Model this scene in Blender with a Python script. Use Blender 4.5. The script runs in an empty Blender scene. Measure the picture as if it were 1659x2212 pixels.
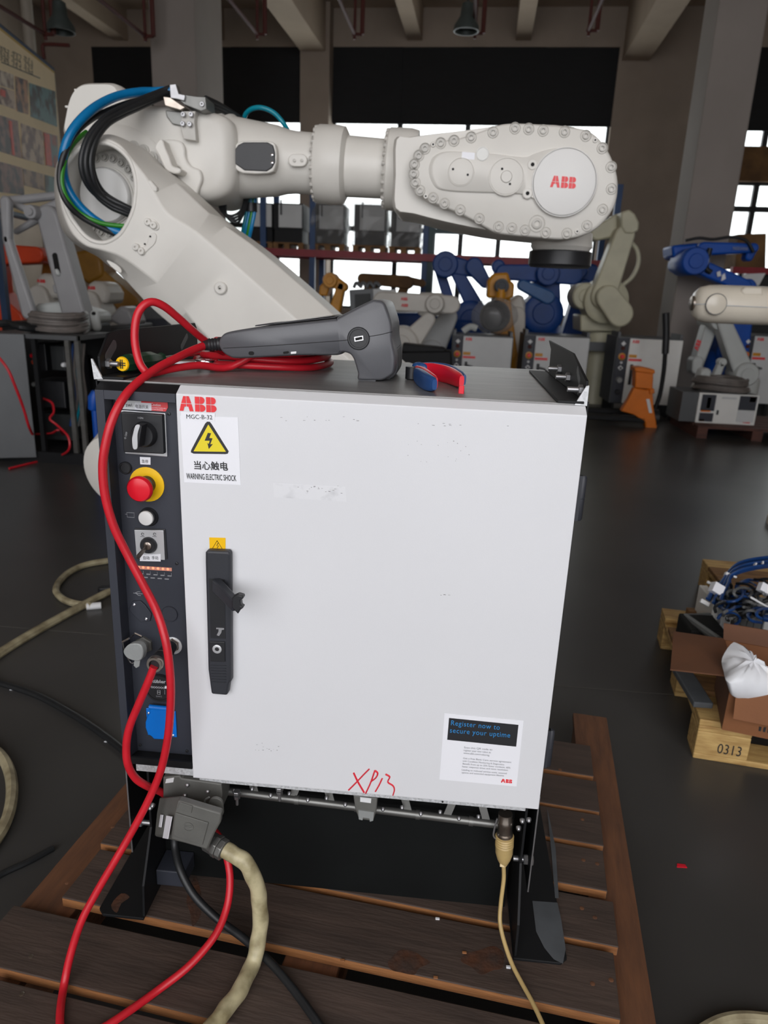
import bpy, bmesh, math, random
from mathutils import Vector, Matrix
random.seed(11)
S = bpy.context.scene
COL = S.collection
V = Vector
# ------------------------------------------------------------------ camera
IW, IH, FPX = 1659.0, 2212.0, 1545.2
CO = V((.5185, -1.0344, 1.2672))
YAW, PIT, ROL = -.0747, .2970, -.0419
_f = V((math.sin(YAW)*math.cos(PIT), math.cos(YAW)*math.cos(PIT), -math.sin(PIT)))
_r = V((math.cos(YAW), -math.sin(YAW), 0)); _d = _f.cross(_r)
_r2 = _r*math.cos(ROL)+_d*math.sin(ROL); _d2 = _d*math.cos(ROL)-_r*math.sin(ROL)
cam = bpy.data.cameras.new('camera'); cam.sensor_fit = 'VERTICAL'; cam.sensor_height = 36
cam.lens = 36*FPX/IH; cam.clip_end = 200; cam.clip_start = .02
cam.dof.use_dof = True; cam.dof.focus_distance = 1.15; cam.dof.aperture_fstop = 6.2
co = bpy.data.objects.new('camera', cam); COL.objects.link(co)
co.matrix_world = Matrix(((_r2.x, -_d2.x, -_f.x, CO.x), (_r2.y, -_d2.y, -_f.y, CO.y), (_r2.z, -_d2.z, -_f.z, CO.z), (0, 0, 0, 1)))
S.camera = co
# ------------------------------------------------------------------ world, daylight openings, exposure
w = bpy.data.worlds.new('overcast_sky'); S.world = w; w.use_nodes = True
bg = w.node_tree.nodes['Background']; bg.inputs[0].default_value = (.97, .97, 1.0, 1); bg.inputs[1].default_value = 3.75
def portal(name, c, sx, sy, rot):          # guides sky light through a real opening of the hall
    l = bpy.data.lights.new(name, 'AREA'); l.shape = 'RECTANGLE'; l.size = sx; l.size_y = sy; l.cycles.is_portal = True
    o = bpy.data.objects.new(name, l); COL.objects.link(o); o.location = c; o.rotation_euler = rot
portal('daylight_front', (0.5, -5.45, 3.4), 9.0, 5.2, (math.radians(90), 0, 0))
S.view_settings.view_transform = 'Standard'; S.view_settings.look = 'None'
S.view_settings.exposure = 0.0; S.view_settings.gamma = 1.0; S.view_settings.use_curve_mapping = False
try:
    S.cycles.use_denoising = True; S.cycles.max_bounces = 7; S.cycles.diffuse_bounces = 3; S.cycles.glossy_bounces = 3; S.cycles.transparent_max_bounces = 8
except Exception: pass
# ------------------------------------------------------------------ measuring helpers (a photo pixel onto a real plane)
def ray(u, v): return _r2*((u-IW/2)/FPX)+_d2*((v-IH/2)/FPX)+_f
def aty(u, v, y): d = ray(u, v); return CO+d*((y-CO.y)/d.y)
def atx(u, v, x): d = ray(u, v); return CO+d*((x-CO.x)/d.x)
def atz(u, v, z): d = ray(u, v); return CO+d*((z-CO.z)/d.z)
def pxm(y): return (y-CO.y)*.95/FPX       # metres per photo pixel at depth y
# ------------------------------------------------------------------ materials
MATS = {}
def lin(c): return tuple(((x/255)/12.92 if x/255 <= .04045 else ((x/255+.055)/1.055)**2.4) for x in c)
def mat(name, c, rough=.5, metal=0., var=.08, scale=6., bump=0., bscale=80., stretch=(1, 1, 1), c2=None, kind='noise', emit=0., trans=0., alpha=1., spec=.5, coat=0., lo=.35, hi=.65, detail=4.):
    m = bpy.data.materials.new(name); m.use_nodes = True; N = m.node_tree.nodes; L = m.node_tree.links
    b = N['Principled BSDF']; a = lin(c)
    tc = N.new('ShaderNodeTexCoord'); mp = N.new('ShaderNodeMapping'); mp.inputs['Scale'].default_value = stretch
    L.new(tc.outputs['Object'], mp.inputs['Vector'])
    if kind == 'voronoi':
        t = N.new('ShaderNodeTexVoronoi'); t.inputs['Scale'].default_value = scale; fac = t.outputs['Color']
    else:
        t = N.new('ShaderNodeTexNoise'); t.inputs['Scale'].default_value = scale; t.inputs['Detail'].default_value = detail; fac = t.outputs['Fac']
    L.new(mp.outputs['Vector'], t.inputs['Vector'])
    r = N.new('ShaderNodeValToRGB'); L.new(fac, r.inputs['Fac'])
    e = r.color_ramp.elements; e[0].position = lo; e[1].position = hi
    q = lin(c2) if c2 else tuple(min(1, x*(1+var)) for x in a); p = a if c2 else tuple(x*(1-var) for x in a)
    e[0].color = (*p, 1); e[1].color = (*q, 1)
    L.new(r.outputs['Color'], b.inputs['Base Color'])
    b.inputs['Roughness'].default_value = rough; b.inputs['Metallic'].default_value = metal
    b.inputs['Specular IOR Level'].default_value = spec; b.inputs['Coat Weight'].default_value = coat
    if trans: b.inputs['Transmission Weight'].default_value = trans
    if alpha < 1: b.inputs['Alpha'].default_value = alpha
    if emit:
        L.new(r.outputs['Color'], b.inputs['Emission Color']); b.inputs['Emission Strength'].default_value = emit
    if bump:
        n2 = N.new('ShaderNodeTexNoise'); n2.inputs['Scale'].default_value = bscale; L.new(mp.outputs['Vector'], n2.inputs['Vector'])
        bp = N.new('ShaderNodeBump'); bp.inputs['Strength'].default_value = bump; bp.inputs['Distance'].default_value = .01
        L.new(n2.outputs['Fac'], bp.inputs['Height']); L.new(bp.outputs['Normal'], b.inputs['Normal'])
    MATS[name] = m
    return m
mat('door_paint', (222, 223, 226), .42, var=.015, scale=3, bump=.02, bscale=400)
mat('robot_white', (219, 216, 209), .42, var=.03, scale=5, bump=.02, bscale=90)
mat('robot_white_smooth', (220, 219, 216), .35, var=.02, scale=5)
mat('bolt_paint', (190, 187, 180), .35, var=.05, scale=30)
mat('panel_dark', (49, 52, 61), .5, var=.05, scale=8, bump=.03, bscale=600)
mat('black_plastic', (34, 35, 38), .42, var=.06, scale=20)
mat('handle_black', (46, 48, 54), .5, var=.05, scale=20, bump=.03, bscale=500)
mat('black_steel', (22, 23, 25), .55, var=.12, scale=7, spec=.28)
mat('skirt_black', (15, 17, 17), .6, var=.2, scale=5, spec=.2)
mat('black_hole', (8, 8, 8), .8, var=.1)
mat('galvanised', (186, 188, 190), .5, .3, c2=(222, 224, 226), scale=260, kind='voronoi', lo=.1, hi=.9)
mat('top_steel', (138, 137, 136), .42, .5, var=.12, scale=5, stretch=(1.2, 6, 1), bump=.02, bscale=60)
mat('chrome', (225, 225, 228), .18, 1., var=.04, scale=20)
mat('zinc', (168, 168, 170), .38, .85, var=.08, scale=40)
mat('nickel', (170, 160, 150), .28, .95, var=.12, scale=30)
mat('cast_grey', (100, 100, 96), .55, .1, var=.08, scale=20, bump=.05, bscale=300)
mat('lid_grey', (150, 153, 152), .5, .2, var=.06, scale=30, bump=.05, bscale=300)
mat('rail_grey', (120, 120, 117), .38, .7, var=.12, scale=16)
mat('red_cable', (200, 30, 44), .38, var=.06, scale=30)
mat('beige_cable', (196, 186, 150), .4, c2=(120, 108, 74), scale=28, lo=.42, hi=.75, bump=.12, bscale=40)
mat('tan_cable', (190, 164, 110), .42, var=.1, scale=20)
mat('floor_cable', (172, 162, 132), .5, c2=(104, 92, 66), scale=18, lo=.4, hi=.75)
mat('black_cable', (30, 32, 34), .45, var=.1, scale=20)
mat('blue_hose', (0, 112, 168), .3, var=.08, scale=12)
mat('light_blue_hose', (20, 128, 185), .3, var=.08, scale=12)
mat('teal_hose', (0, 132, 152), .3, var=.08, scale=12)
mat('green_cable', (48, 132, 36), .4, var=.08, scale=12)
mat('sticker_white', (240, 241, 246), .4, var=.01)
mat('label_white', (226, 227, 228), .45, var=.02)
mat('ink', (40, 40, 42), .5, var=.03)
mat('ink_grey', (150, 152, 156), .5, var=.03)
mat('ink_light', (196, 198, 202), .5, var=.03)
mat('logo_red', (232, 50, 56), .4, var=.02)
mat('marker_red', (222, 40, 58), .5, var=.05, scale=40)
mat('sign_yellow', (236, 216, 40), .4, var=.02)
mat('amber_yellow', (250, 196, 0), .4, var=.02)
mat('estop_red', (225, 24, 44), .3, var=.03)
mat('estop_yellow', (246, 196, 0), .42, var=.03)
mat('caution_red', (232, 70, 74), .4, var=.02)
mat('button_white', (228, 228, 226), .35, var=.02)
mat('silver_plate', (214, 216, 218), .32, .5, var=.03)
mat('led_orange', (255, 150, 110), .4, var=.02, emit=1.0)
mat('led_bar', (214, 150, 130), .3, var=.05)
mat('socket_blue', (0, 116, 214), .4, var=.04)
mat('print_black', (38, 39, 42), .45, var=.03)
mat('print_blue', (52, 140, 204), .45, var=.03)
mat('smudge', (205, 206, 209), .5, c2=(225, 226, 229), scale=40, lo=.3, hi=.5)
mat('scratch', (120, 120, 122), .5, var=.1)
mat('pendant_grey', (88, 89, 93), .36, var=.04, scale=12, bump=.03, bscale=500)
mat('pendant_rubber', (58, 59, 63), .55, var=.05, scale=12)
mat('screen_glass', (120, 122, 120), .15, var=.05, scale=6)
mat('tool_red', (222, 26, 48), .35, var=.04)
mat('tool_blue', (36, 74, 128), .4, var=.05)
mat('tool_green', (14, 62, 40), .25, var=.08)
mat('pallet_wood', (62, 51, 45), .7, c2=(84, 69, 61), scale=5, stretch=(1.0, 7, 7), lo=.3, hi=.75, bump=.15, bscale=22)
mat('pallet_edge', (166, 112, 66), .7, c2=(122, 78, 46), scale=9, stretch=(1.0, 9, 9), lo=.3, hi=.8, bump=.2, bscale=30)
mat('pallet_board', (118, 78, 52), .7, c2=(86, 58, 42), scale=9, stretch=(8, 1, 8), lo=.3, hi=.8, bump=.2, bscale=30)
mat('rust', (84, 50, 30), .8, c2=(62, 46, 38), scale=30, bump=.3, bscale=60)
mat('worn_grey', (84, 88, 92), .6, var=.15, scale=14)
mat('pine', (206, 172, 110), .65, c2=(158, 120, 66), scale=9, stretch=(1.4, 6, 9), lo=.35, hi=.75, bump=.15, bscale=40)
mat('pine_dark', (150, 110, 64), .7, c2=(110, 78, 44), scale=7, stretch=(1.4, 6, 9), bump=.15, bscale=40)
mat('cardboard', (138, 88, 52), .75, c2=(124, 78, 46), scale=6, bump=.05, bscale=120)
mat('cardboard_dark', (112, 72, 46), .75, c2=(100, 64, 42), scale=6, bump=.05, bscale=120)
mat('plastic_bag', (232, 234, 238), .35, var=.04, scale=8, bump=.1, bscale=14)
mat('wire_blue', (20, 62, 120), .45, var=.15, scale=20)
mat('wire_grey', (104, 106, 106), .5, var=.1, scale=20)
mat('floor_paint', (74, 73, 72), .33, c2=(60, 59, 58), scale=1.3, lo=.3, hi=.7, bump=.02, bscale=6, spec=.45)
mat('joint', (88, 86, 82), .7, var=.1)
mat('wall_paint', (150, 137, 124), .85, var=.08, scale=1.5)
mat('ceiling_paint', (164, 148, 130), .9, var=.08, scale=1.2)
mat('column_paint', (144, 136, 130), .8, var=.05, scale=1.5)
mat('blind', (17, 18, 20), .8, var=.15, scale=3, stretch=(1, 1, 8))
mat('frame_dark', (30, 33, 34), .5, var=.08)
mat('pipe_red', (74, 26, 18), .7, var=.1, scale=6)
mat('lamp_grey', (70, 78, 76), .5, .3, var=.1)
mat('white_pipe', (150, 142, 130), .6, var=.05)
mat('rack_blue', (30, 66, 112), .5, var=.1, scale=8)
mat('rack_teal', (28, 62, 66), .5, var=.1, scale=8)
mat('rack_red', (140, 30, 42), .5, var=.1, scale=8)
mat('bot_blue', (0, 60, 132), .5, var=.15, scale=4)
mat('bot_blue_bright', (0, 76, 172), .45, var=.1, scale=4)
mat('bot_steel_blue', (40, 92, 150), .45, var=.1, scale=4)
mat('bot_yellow', (206, 140, 22), .45, var=.12, scale=5)
mat('bot_yellow_dim', (136, 96, 26), .5, var=.12, scale=5)  # robot yellow with the dim light behind the arm put into its colour
mat('bot_orange', (206, 66, 26), .45, var=.12, scale=4)
mat('bot_cream', (200, 196, 170), .45, var=.08, scale=4)
mat('bot_white', (206, 202, 194), .45, var=.06, scale=4)
mat('bot_ivory', (230, 222, 206), .3, var=.04, scale=4, coat=.2)
mat('bot_grey', (158, 158, 160), .45, var=.06, scale=4)
mat('bot_light', (196, 200, 198), .4, var=.05, scale=4)
mat('ctl_grey', (206, 208, 208), .5, var=.05, scale=3)
mat('ctl_light', (232, 232, 228), .5, var=.04, scale=3)
mat('ctl_side', (92, 94, 96), .45, .3, var=.08, scale=3)
mat('jack_orange', (226, 120, 20), .45, var=.08, scale=4)
mat('coil_grey', (110, 104, 100), .5, var=.2, scale=10)
mat('wood_red', (98, 62, 52), .75, c2=(70, 46, 40), scale=6, stretch=(1, 8, 8))
mat('crate_brown', (120, 88, 50), .8, c2=(90, 64, 36), scale=4)
mat('wrap', (150, 150, 148), .25, var=.2, scale=3, alpha=.32, bump=.4, bscale=7)
mat('wrap_clear', (190, 190, 190), .12, var=.2, scale=3, alpha=.25, bump=.5, bscale=14)
mat('poster_cream', (240, 218, 174), .6, var=.04, scale=3)
mat('poster_rim', (34, 56, 84), .5, var=.08)
mat('poster_gold', (196, 158, 66), .5, var=.06)
for _i, (_a, _b) in enumerate([((130, 104, 84), (215, 200, 178)), ((60, 36, 40), (190, 140, 100)), ((96, 134, 134), (54, 50, 48)), ((110, 74, 60), (200, 176, 150)), ((214, 62, 30), (190, 50, 26)), ((140, 100, 86), (56, 42, 40)), ((100, 124, 124), (150, 60, 40)), ((96, 66, 54), (170, 140, 108))]):
    mat('print_%d' % _i, _a, .5, c2=_b, scale=7, lo=.44, hi=.56, detail=6)
# a clear window pane
def _glass():
    m = bpy.data.materials.new('pane_glass'); m.use_nodes = True; N = m.node_tree.nodes; L = m.node_tree.links
    N.remove(N['Principled BSDF']); t = N.new('ShaderNodeBsdfTransparent'); g = N.new('ShaderNodeBsdfGlossy'); mx = N.new('ShaderNodeMixShader')
    t.inputs[0].default_value = (.86, .88, .87, 1); g.inputs['Roughness'].default_value = .05; mx.inputs[0].default_value = .06
    L.new(t.outputs[0], mx.inputs[1]); L.new(g.outputs[0], mx.inputs[2]); L.new(mx.outputs[0], N['Material Output'].inputs[0])
    MATS['pane_glass'] = m
_glass()
# ------------------------------------------------------------------ geometry helpers
def smoothpath(pts, k=8, closed=False):
    P = [V(p) for p in pts]; n = len(P); out = []
    if n < 3: return P
    for i in range(n if closed else n-1):
        p1 = P[i]; p2 = P[(i+1) % n]
        p0 = P[i-1] if (i > 0 or closed) else p1*2-p2
        p3 = P[(i+2) % n] if (i+2 < n or closed) else p2*2-p1
        for j in range(k):
            t = j/k
            out.append(.5*((2*p1)+(p2-p0)*t+(2*p0-5*p1+4*p2-p3)*t*t+(3*p1-p0-3*p2+p3)*t**3))
    if not closed: out.append(P[-1])
    return out
class G:
    def __init__(s): s.b = bmesh.new()
    def face(s, vs):
        try: s.b.faces.new(vs)
        except ValueError: pass
    def loft(s, loops, cap=True, close=True):
        R = [[s.b.verts.new(p) for p in l] for l in loops]; n = len(R[0])
        for a, c in zip(R, R[1:]):
            for i in range(n if close else n-1):
                s.face((a[i], a[(i+1) % n], c[(i+1) % n], c[i]))
        if cap: s.face(R[0][::-1]); s.face(R[-1])
        return s
    def box(s, x0, x1, y0, y1, z0, z1, M=None):
        l = [[V((x, y, z)) for x, y in ((x0, y0), (x1, y0), (x1, y1), (x0, y1))] for z in (z0, z1)]
        if M: l = [[M @ p for p in q] for q in l]
        return s.loft(l)
    def cyl(s, p0, p1, r0, r1=None, n=24, cap=True):
        p0, p1 = V(p0), V(p1); return s.lathe([(r0, 0), (r0 if r1 is None else r1, (p1-p0).length)], p0, p1-p0, n, cap)
    def lathe(s, prof, o, ax, n=24, cap=True, sx=1., up=None):
        ax = V(ax).normalized(); o = V(o)
        a = V(up) if up else (V((0, 0, 1)) if abs(ax.z) < .9 else V((1, 0, 0)))
        u = (a-ax*a.dot(ax)).normalized(); v = ax.cross(u)
        L = [[o+ax*h+(u*math.cos(2*math.pi*i/n)+v*math.sin(2*math.pi*i/n)*sx)*max(r, 1e-5) for i in range(n)] for r, h in prof]
        return s.loft(L, cap)
    def tube(s, pts, r, n=10, closed=False, ups=None, flat=1.):
        P = [V(p) for p in pts]; m = len(P); L = []; u = None
        for i, p in enumerate(P):
            t = (P[(i+1) % m]-P[i-1]) if closed else (P[min(i+1, m-1)]-P[max(i-1, 0)])
            if t.length < 1e-9: t = V((0, 0, 1))
            t.normalize()
            if u is None: u = t.orthogonal().normalized()
            else:
                u = u-t*u.dot(t); u = u.normalized() if u.length > 1e-6 else t.orthogonal().normalized()
            v = t.cross(u); rr = r(i/max(1, m-1)) if callable(r) else r
            L.append([p+(u*math.cos(2*math.pi*k/n)+v*math.sin(2*math.pi*k/n)*flat)*rr for k in range(n)])
        if closed: L.append(L[0])
        return s.loft(L, not closed)
    def slab(s, poly, d):                     # flat outline (world points) given thickness along d
        d = V(d); P = [V(p) for p in poly]; return s.loft([P, [p+d for p in P]])
    def ring(s, outer, inner, d):             # outline with a hole, same point count
        d = V(d); o = [V(p) for p in outer]; i = [V(p) for p in inner]
        return s.loft([o, i, [p+d for p in i], [p+d for p in o], o], cap=False)
    def hull2(s, A, B, ra, rb, d, n=12):      # plate round two joints, thickness along d
        A, B, d = V(A), V(B), V(d); nn = d.normalized(); x = (B-A); x -= nn*x.dot(nn); x = x.normalized() if x.length > 1e-6 else nn.orthogonal().normalized(); y = nn.cross(x)
        P = []
        for i in range(n+1):
            a = math.pi/2+math.pi*i/n; P.append(A+(x*math.cos(a)+y*math.sin(a))*ra)
        for i in range(n+1):
            a = -math.pi/2+math.pi*i/n; P.append(B+(x*math.cos(a)+y*math.sin(a))*rb)
        return s.loft([[p-d*.5 for p in P], [p+d*.5 for p in P]])
    def bolt(s, p, ax, r, h=None):            # socket head: cylinder with a recess
        h = h or r
        return s.lathe([(r*1.0, 0), (r, h*.85), (r*.85, h), (r*.45, h), (r*.4, h*.45)], p, ax, 12)
    def hexa(s, p, ax, r, h): return s.lathe([(r, 0), (r, h*.85), (r*.88, h)], p, ax, 6)
    def sphere(s, c, r, n=14, sq=(1, 1, 1)):
        L = []
        for j in range(1, n):
            a = math.pi*j/n
            L.append([V(c)+V((math.sin(a)*math.cos(2*math.pi*i/(2*n))*sq[0], math.sin(a)*math.sin(2*math.pi*i/(2*n))*sq[1], -math.cos(a)*sq[2]))*r for i in range(2*n)])
        return s.loft(L)
def thing(name, label, cat, loc, group=None, rz=0.):
    o = bpy.data.objects.new(name, None); COL.objects.link(o); o.empty_display_size = .05
    o.location = loc; o.rotation_euler = (0, 0, rz); o['label'] = label; o['category'] = cat
    if group: o['group'] = group
    return o
def tmat(o):
    m = Matrix.Translation(o.location) @ o.rotation_euler.to_matrix().to_4x4()
    return tmat(o.parent) @ m if o.parent else m
def put(g, name, m, parent=None, smooth=38, bevel=0., seg=2, origin=None, local=False):
    bmesh.ops.remove_doubles(g.b, verts=g.b.verts, dist=1e-6)
    bmesh.ops.recalc_face_normals(g.b, faces=g.b.faces)
    me = bpy.data.meshes.new(name); o = bpy.data.objects.new(name, me)
    if not local:
        if parent: g.b.transform(tmat(parent).inverted())
        if origin is not None:
            g.b.transform(Matrix.Translation(-(V(origin) if not parent else tmat(parent).inverted() @ V(origin)))); o.location = V(origin) if not parent else tmat(parent).inverted() @ V(origin)
    g.b.to_mesh(me); g.b.free()
    me.materials.append(MATS[m] if isinstance(m, str) else m)
    if smooth:
        me.shade_smooth(); me.set_sharp_from_angle(angle=math.radians(smooth))
    COL.objects.link(o)
    if parent: o.parent = parent
    if bevel:
        b = o.modifiers.new('bevel', 'BEVEL'); b.width = bevel; b.segments = seg; b.limit_method = 'ANGLE'; b.angle_limit = math.radians(40); b.harden_normals = False
    return o
def tag(o, label, cat, group=None, kind=None):
    if kind: o['kind'] = kind
    if label: o['label'] = label
    if cat: o['category'] = cat
    if group: o['group'] = group
    return o
def solo(g, name, m, label, cat, origin, group=None, **k): return tag(put(g, name, m, origin=origin, **k), label, cat, group)
def struct(g, name, m, label=None, **k):
    o = put(g, name, m, **k); o['kind'] = 'structure'
    if label: o['label'] = label
    return o
def copy_tree(o, parent=None):
    c = o.copy(); COL.objects.link(c); c.parent = parent
    for ch in o.children: copy_tree(ch, c)
    return c
_tc = {}
def text(s, name, m, parent, o, xd, up, size, width=None, bold=0., lift=.0004, align='LEFT', space=1., xs=1.):
    key = (s, bold, align, space)
    if key not in _tc:
        cu = bpy.data.curves.new('t', 'FONT'); cu.body = s; cu.size = 1; cu.offset = bold; cu.align_x = align; cu.space_character = space; cu.resolution_u = 3
        ob = bpy.data.objects.new('t', cu); COL.objects.link(ob)
        dg = bpy.context.evaluated_depsgraph_get(); me = bpy.data.meshes.new_from_object(ob.evaluated_get(dg))
        bpy.data.objects.remove(ob); bpy.data.curves.remove(cu); _tc[key] = me
    me = _tc[key]; xd = V(xd).normalized(); up = V(up); up = (up-xd*up.dot(xd)).normalized(); nn = xd.cross(up)
    b = bmesh.new(); b.from_mesh(me)
    if width:
        w0 = max(v.co.x for v in b.verts)-min(v.co.x for v in b.verts); xs = width/(w0*size)
    for v in b.verts:
        v.co = V(o)+xd*(v.co.x*size*xs)+up*(v.co.y*size)+nn*lift
    g = G(); g.b.free(); g.b = b
    return put(g, name, m, parent, smooth=0)
# emblem of three block letters cut by a white cross; unit height
def emblem_polys():
    P = []; A = [[(.12, .52), (.26, 1), (.41, 1), (.41, .52)], [(0, 0), (.108, .48), (.41, .48), (.41, .30), (.31, .30), (.235, 0)]]
    for q in A: P.append(q); P.append([(.86-x, y) for x, y in q][::-1])
    for x0 in (.96, 1.64):
        P.append([(x0, .52), (x0, 1), (x0+.27, 1), (x0+.27, .52)]); P.append([(x0, 0), (x0, .48), (x0+.27, .48), (x0+.27, 0)])
        for (c, ry, b0) in ((.76, .24, .52), (.24, .24, 0)):
            w = .22 if b0 else .25
            P.append([(x0+.30, b0)]+[(x0+.30+w*.35+w*math.sin(math.pi*t/8)*.95, c-ry*math.cos(math.pi*t/8)) for t in range(9)]+[(x0+.30, b0+.48)])
    return P
def emblem(name, m, parent, o, xd, up, h, lift=.0006, w=None):
    xd = V(xd).normalized(); up = V(up).normalized(); nn = xd.cross(up).normalized(); g = G(); kx = (w/2.26 if w else h)
    for q in emblem_polys():
        b = [V(o)+xd*x*kx+up*y*h for x, y in q]; g.slab(b, nn*lift)
    return put(g, name, m, parent, smooth=0)
# ================================================================== THE HALL
WM = Matrix.Translation((.5, 13.3, 0)) @ Matrix.Rotation(-.05, 4, 'Z'); WI = WM.inverted()
_wn = WM.to_3x3() @ V((0, 1, 0))
def onwall(u, v, off=0.):
    d = ray(u, v); p = WM @ V((0, off, 0)); t = (p-CO).dot(_wn)/d.dot(_wn); return WI @ (CO+d*t)
CEIL = onwall(800, 17).z
g = G(); g.box(-7.6, 9.6, -5.6, 14.2, -.12, 0); floor = struct(g, 'floor', 'floor_paint', 'dark grey painted concrete hall floor', smooth=0)
for a, b in (((-200, 1336), (262, 1374)), ((1140, 1476), (1470, 1502))):
    p, q = atz(*a, .0005), atz(*b, .0005); n = (q-p).cross(V((0, 0, 1))).normalized()*.0022
    g = G(); g.slab([p-n, q-n, q+n, p+n], (0, 0, .0006)); put(g, 'floor_joint', 'joint', floor, smooth=0)
g = G(); g.box(-7.6, 9.6, -5.6, 14.2, CEIL, CEIL+.2); struct(g, 'ceiling', 'ceiling_paint', 'beige concrete ceiling slab', smooth=0)
g = G(); g.box(-7.6, -7.3, -5.6, 14.2, 0, CEIL); struct(g, 'wall_left', 'wall_paint', 'dim beige plastered side wall', smooth=0)
g = G(); g.box(9.3, 9.6, -5.6, 14.2, 0, CEIL); struct(g, 'wall_right', 'wall_paint', 'plain plastered wall beyond the right column', smooth=0)
g = G()
for x0, x1, z0, z1 in ((-7.6, -4.0, 0, CEIL), (5.0, 9.6, 0, CEIL), (-4.0, 5.0, 6.0, CEIL), (-4.0, 5.0, 0, .8)): g.box(x0, x1, -5.8, -5.5, z0, z1)
struct(g, 'wall_front', 'wall_paint', 'wall with the wide window opening behind the viewer', smooth=0)
# rear wall with three window openings
zt = onwall(760, 101).z; SILL = .95
X = {k: onwall(k, 320).x for k in (200, 657, 718, 1335, 1592)}
o1 = (onwall(202, 180).x, onwall(657, 180).x); o2 = (onwall(718, 200).x, onwall(1328, 200).x); o3 = (onwall(1598, 300).x, 8.6)
g = G()
xs = [-8.4, o1[0], o1[1], o2[0], o2[1], o3[0], o3[1], 9.6]
for i in range(0, 8, 2): g.box(xs[i], xs[i+1], 0, .35, 0, CEIL, WM)
for o in (o1, o2, o3): g.box(o[0], o[1], 0, .35, zt, CEIL, WM); g.box(o[0], o[1], 0, .35, 0, SILL, WM)
struct(g, 'wall_rear', 'wall_paint', 'beige rear wall with tall windows', smooth=0)
for o in (o1, o2, o3):
    c = WM @ V(((o[0]+o[1])/2, .4, (SILL+zt)/2)); portal('daylight_window', c, o[1]-o[0], zt-SILL, (math.radians(-90), 0, -.05))
def window(n, o, mull, bars, blind_z, lab):
    fr = G(); root = bpy.data.objects.new('window_%d' % n, None); COL.objects.link(root); root['kind'] = 'structure'; root['label'] = lab
    root.location = WM @ V((o[0], .15, SILL))
    xs = [o[0]]+mull+[o[1]]; zs = [SILL]+bars+[zt]
    for x in xs: fr.box(x-.045, x+.045, .12, .2, SILL, zt, WM)
    for z in zs: fr.box(o[0], o[1], .12, .2, z-.045, z+.045, WM)
    put(fr, 'window_frame', 'frame_dark', root, smooth=0)
    for a, b in zip(xs, xs[1:]):
        for c, d in zip(zs, zs[1:]):
            p = G(); p.box(a+.045, b-.045, .15, .158, c+.045, d-.045, WM); put(p, 'pane', 'pane_glass', root, smooth=0)
    if blind_z:
        k = max(1, round((o[1]-o[0])/1.35)); dx = (o[1]-o[0])/k
        for i in range(k):
            p = G(); p.box(o[0]+dx*i-.012, o[0]+dx*(i+1)+.012, .02+.02*(i % 2), .035+.02*(i % 2), blind_z, zt, WM); p.cyl(WM @ V((o[0]+dx*i+.004, .028, blind_z)), WM @ V((o[0]+dx*(i+1)-.004, .028, blind_z)), .018, n=8)
            put(p, 'roller_blind', 'blind', root, smooth=30)
bz = onwall(900, 266).z; zb = onwall(980, 499).z; zb2 = onwall(1100, 398).z
window(1, o1, [onwall(545, 300).x, o1[0]+(o1[1]-o1[0])*.42], [zb], bz, 'tall window with black blinds behind the left column')
window(2, o2, [onwall(862, 280).x, onwall(1010, 280).x, onwall(1075, 540).x-.0, onwall(1190, 300).x], [zb], bz, 'wide window with black blinds above the long forearm')
window(3, o3, [onwall(1632, 450).x], [onwall(1630, 450).z, onwall(1630, 392).z], onwall(1640, 280).z, 'window right of the light column')
# brown panel band across the right window
g = G(); g.box(o3[0], o3[1], .0, .1, onwall(1640, 392).z, onwall(1640, 316).z, WM)
solo(g, 'wall_panel', 'crate_brown', 'brown panel band across the window right of the column', 'panel', WM @ V((o3[0], .05, onwall(1640, 392).z)), smooth=0)
# ceiling beams and columns
n = 1
for u, wd, dp in ((262, .26, .5), (470, .26, .5), (685, .44, .75), (897, .26, .5), (1132, .26, .5), (1380, .44, .8)):
    x = onwall(u, 70).x; g = G(); g.box(x-wd/2, x+wd/2, -18, 0, CEIL-dp, CEIL, WM)
    struct(g, 'trim_%d' % n, 'ceiling_paint', 'concrete ceiling beam running towards the rear wall', smooth=0); n += 1
g = G(); g.box(onwall(657, 200).x, onwall(718, 200).x, -.3, 0, 0, CEIL, WM)
struct(g, 'trim_%d' % n, 'wall_paint', 'plastered pier between the two blinded windows', smooth=0); n += 1
a, b = aty(322, 60, 9.), aty(421, 60, 9.)
g = G(); g.box(a.x, b.x, 9., 10.15, 0, CEIL); struct(g, 'trim_%d' % n, 'column_paint', 'square grey column behind the elbow of the robot arm', smooth=0, bevel=.02); n += 1
a, b = aty(1509, 300, 8.4), aty(1613, 300, 8.4)
g = G(); g.box(a.x, b.x, 8.4, 8.95, 0, CEIL); struct(g, 'trim_%d' % n, 'column_paint', 'light grey column behind the bright blue robot', smooth=0, bevel=.02); n += 1
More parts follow.
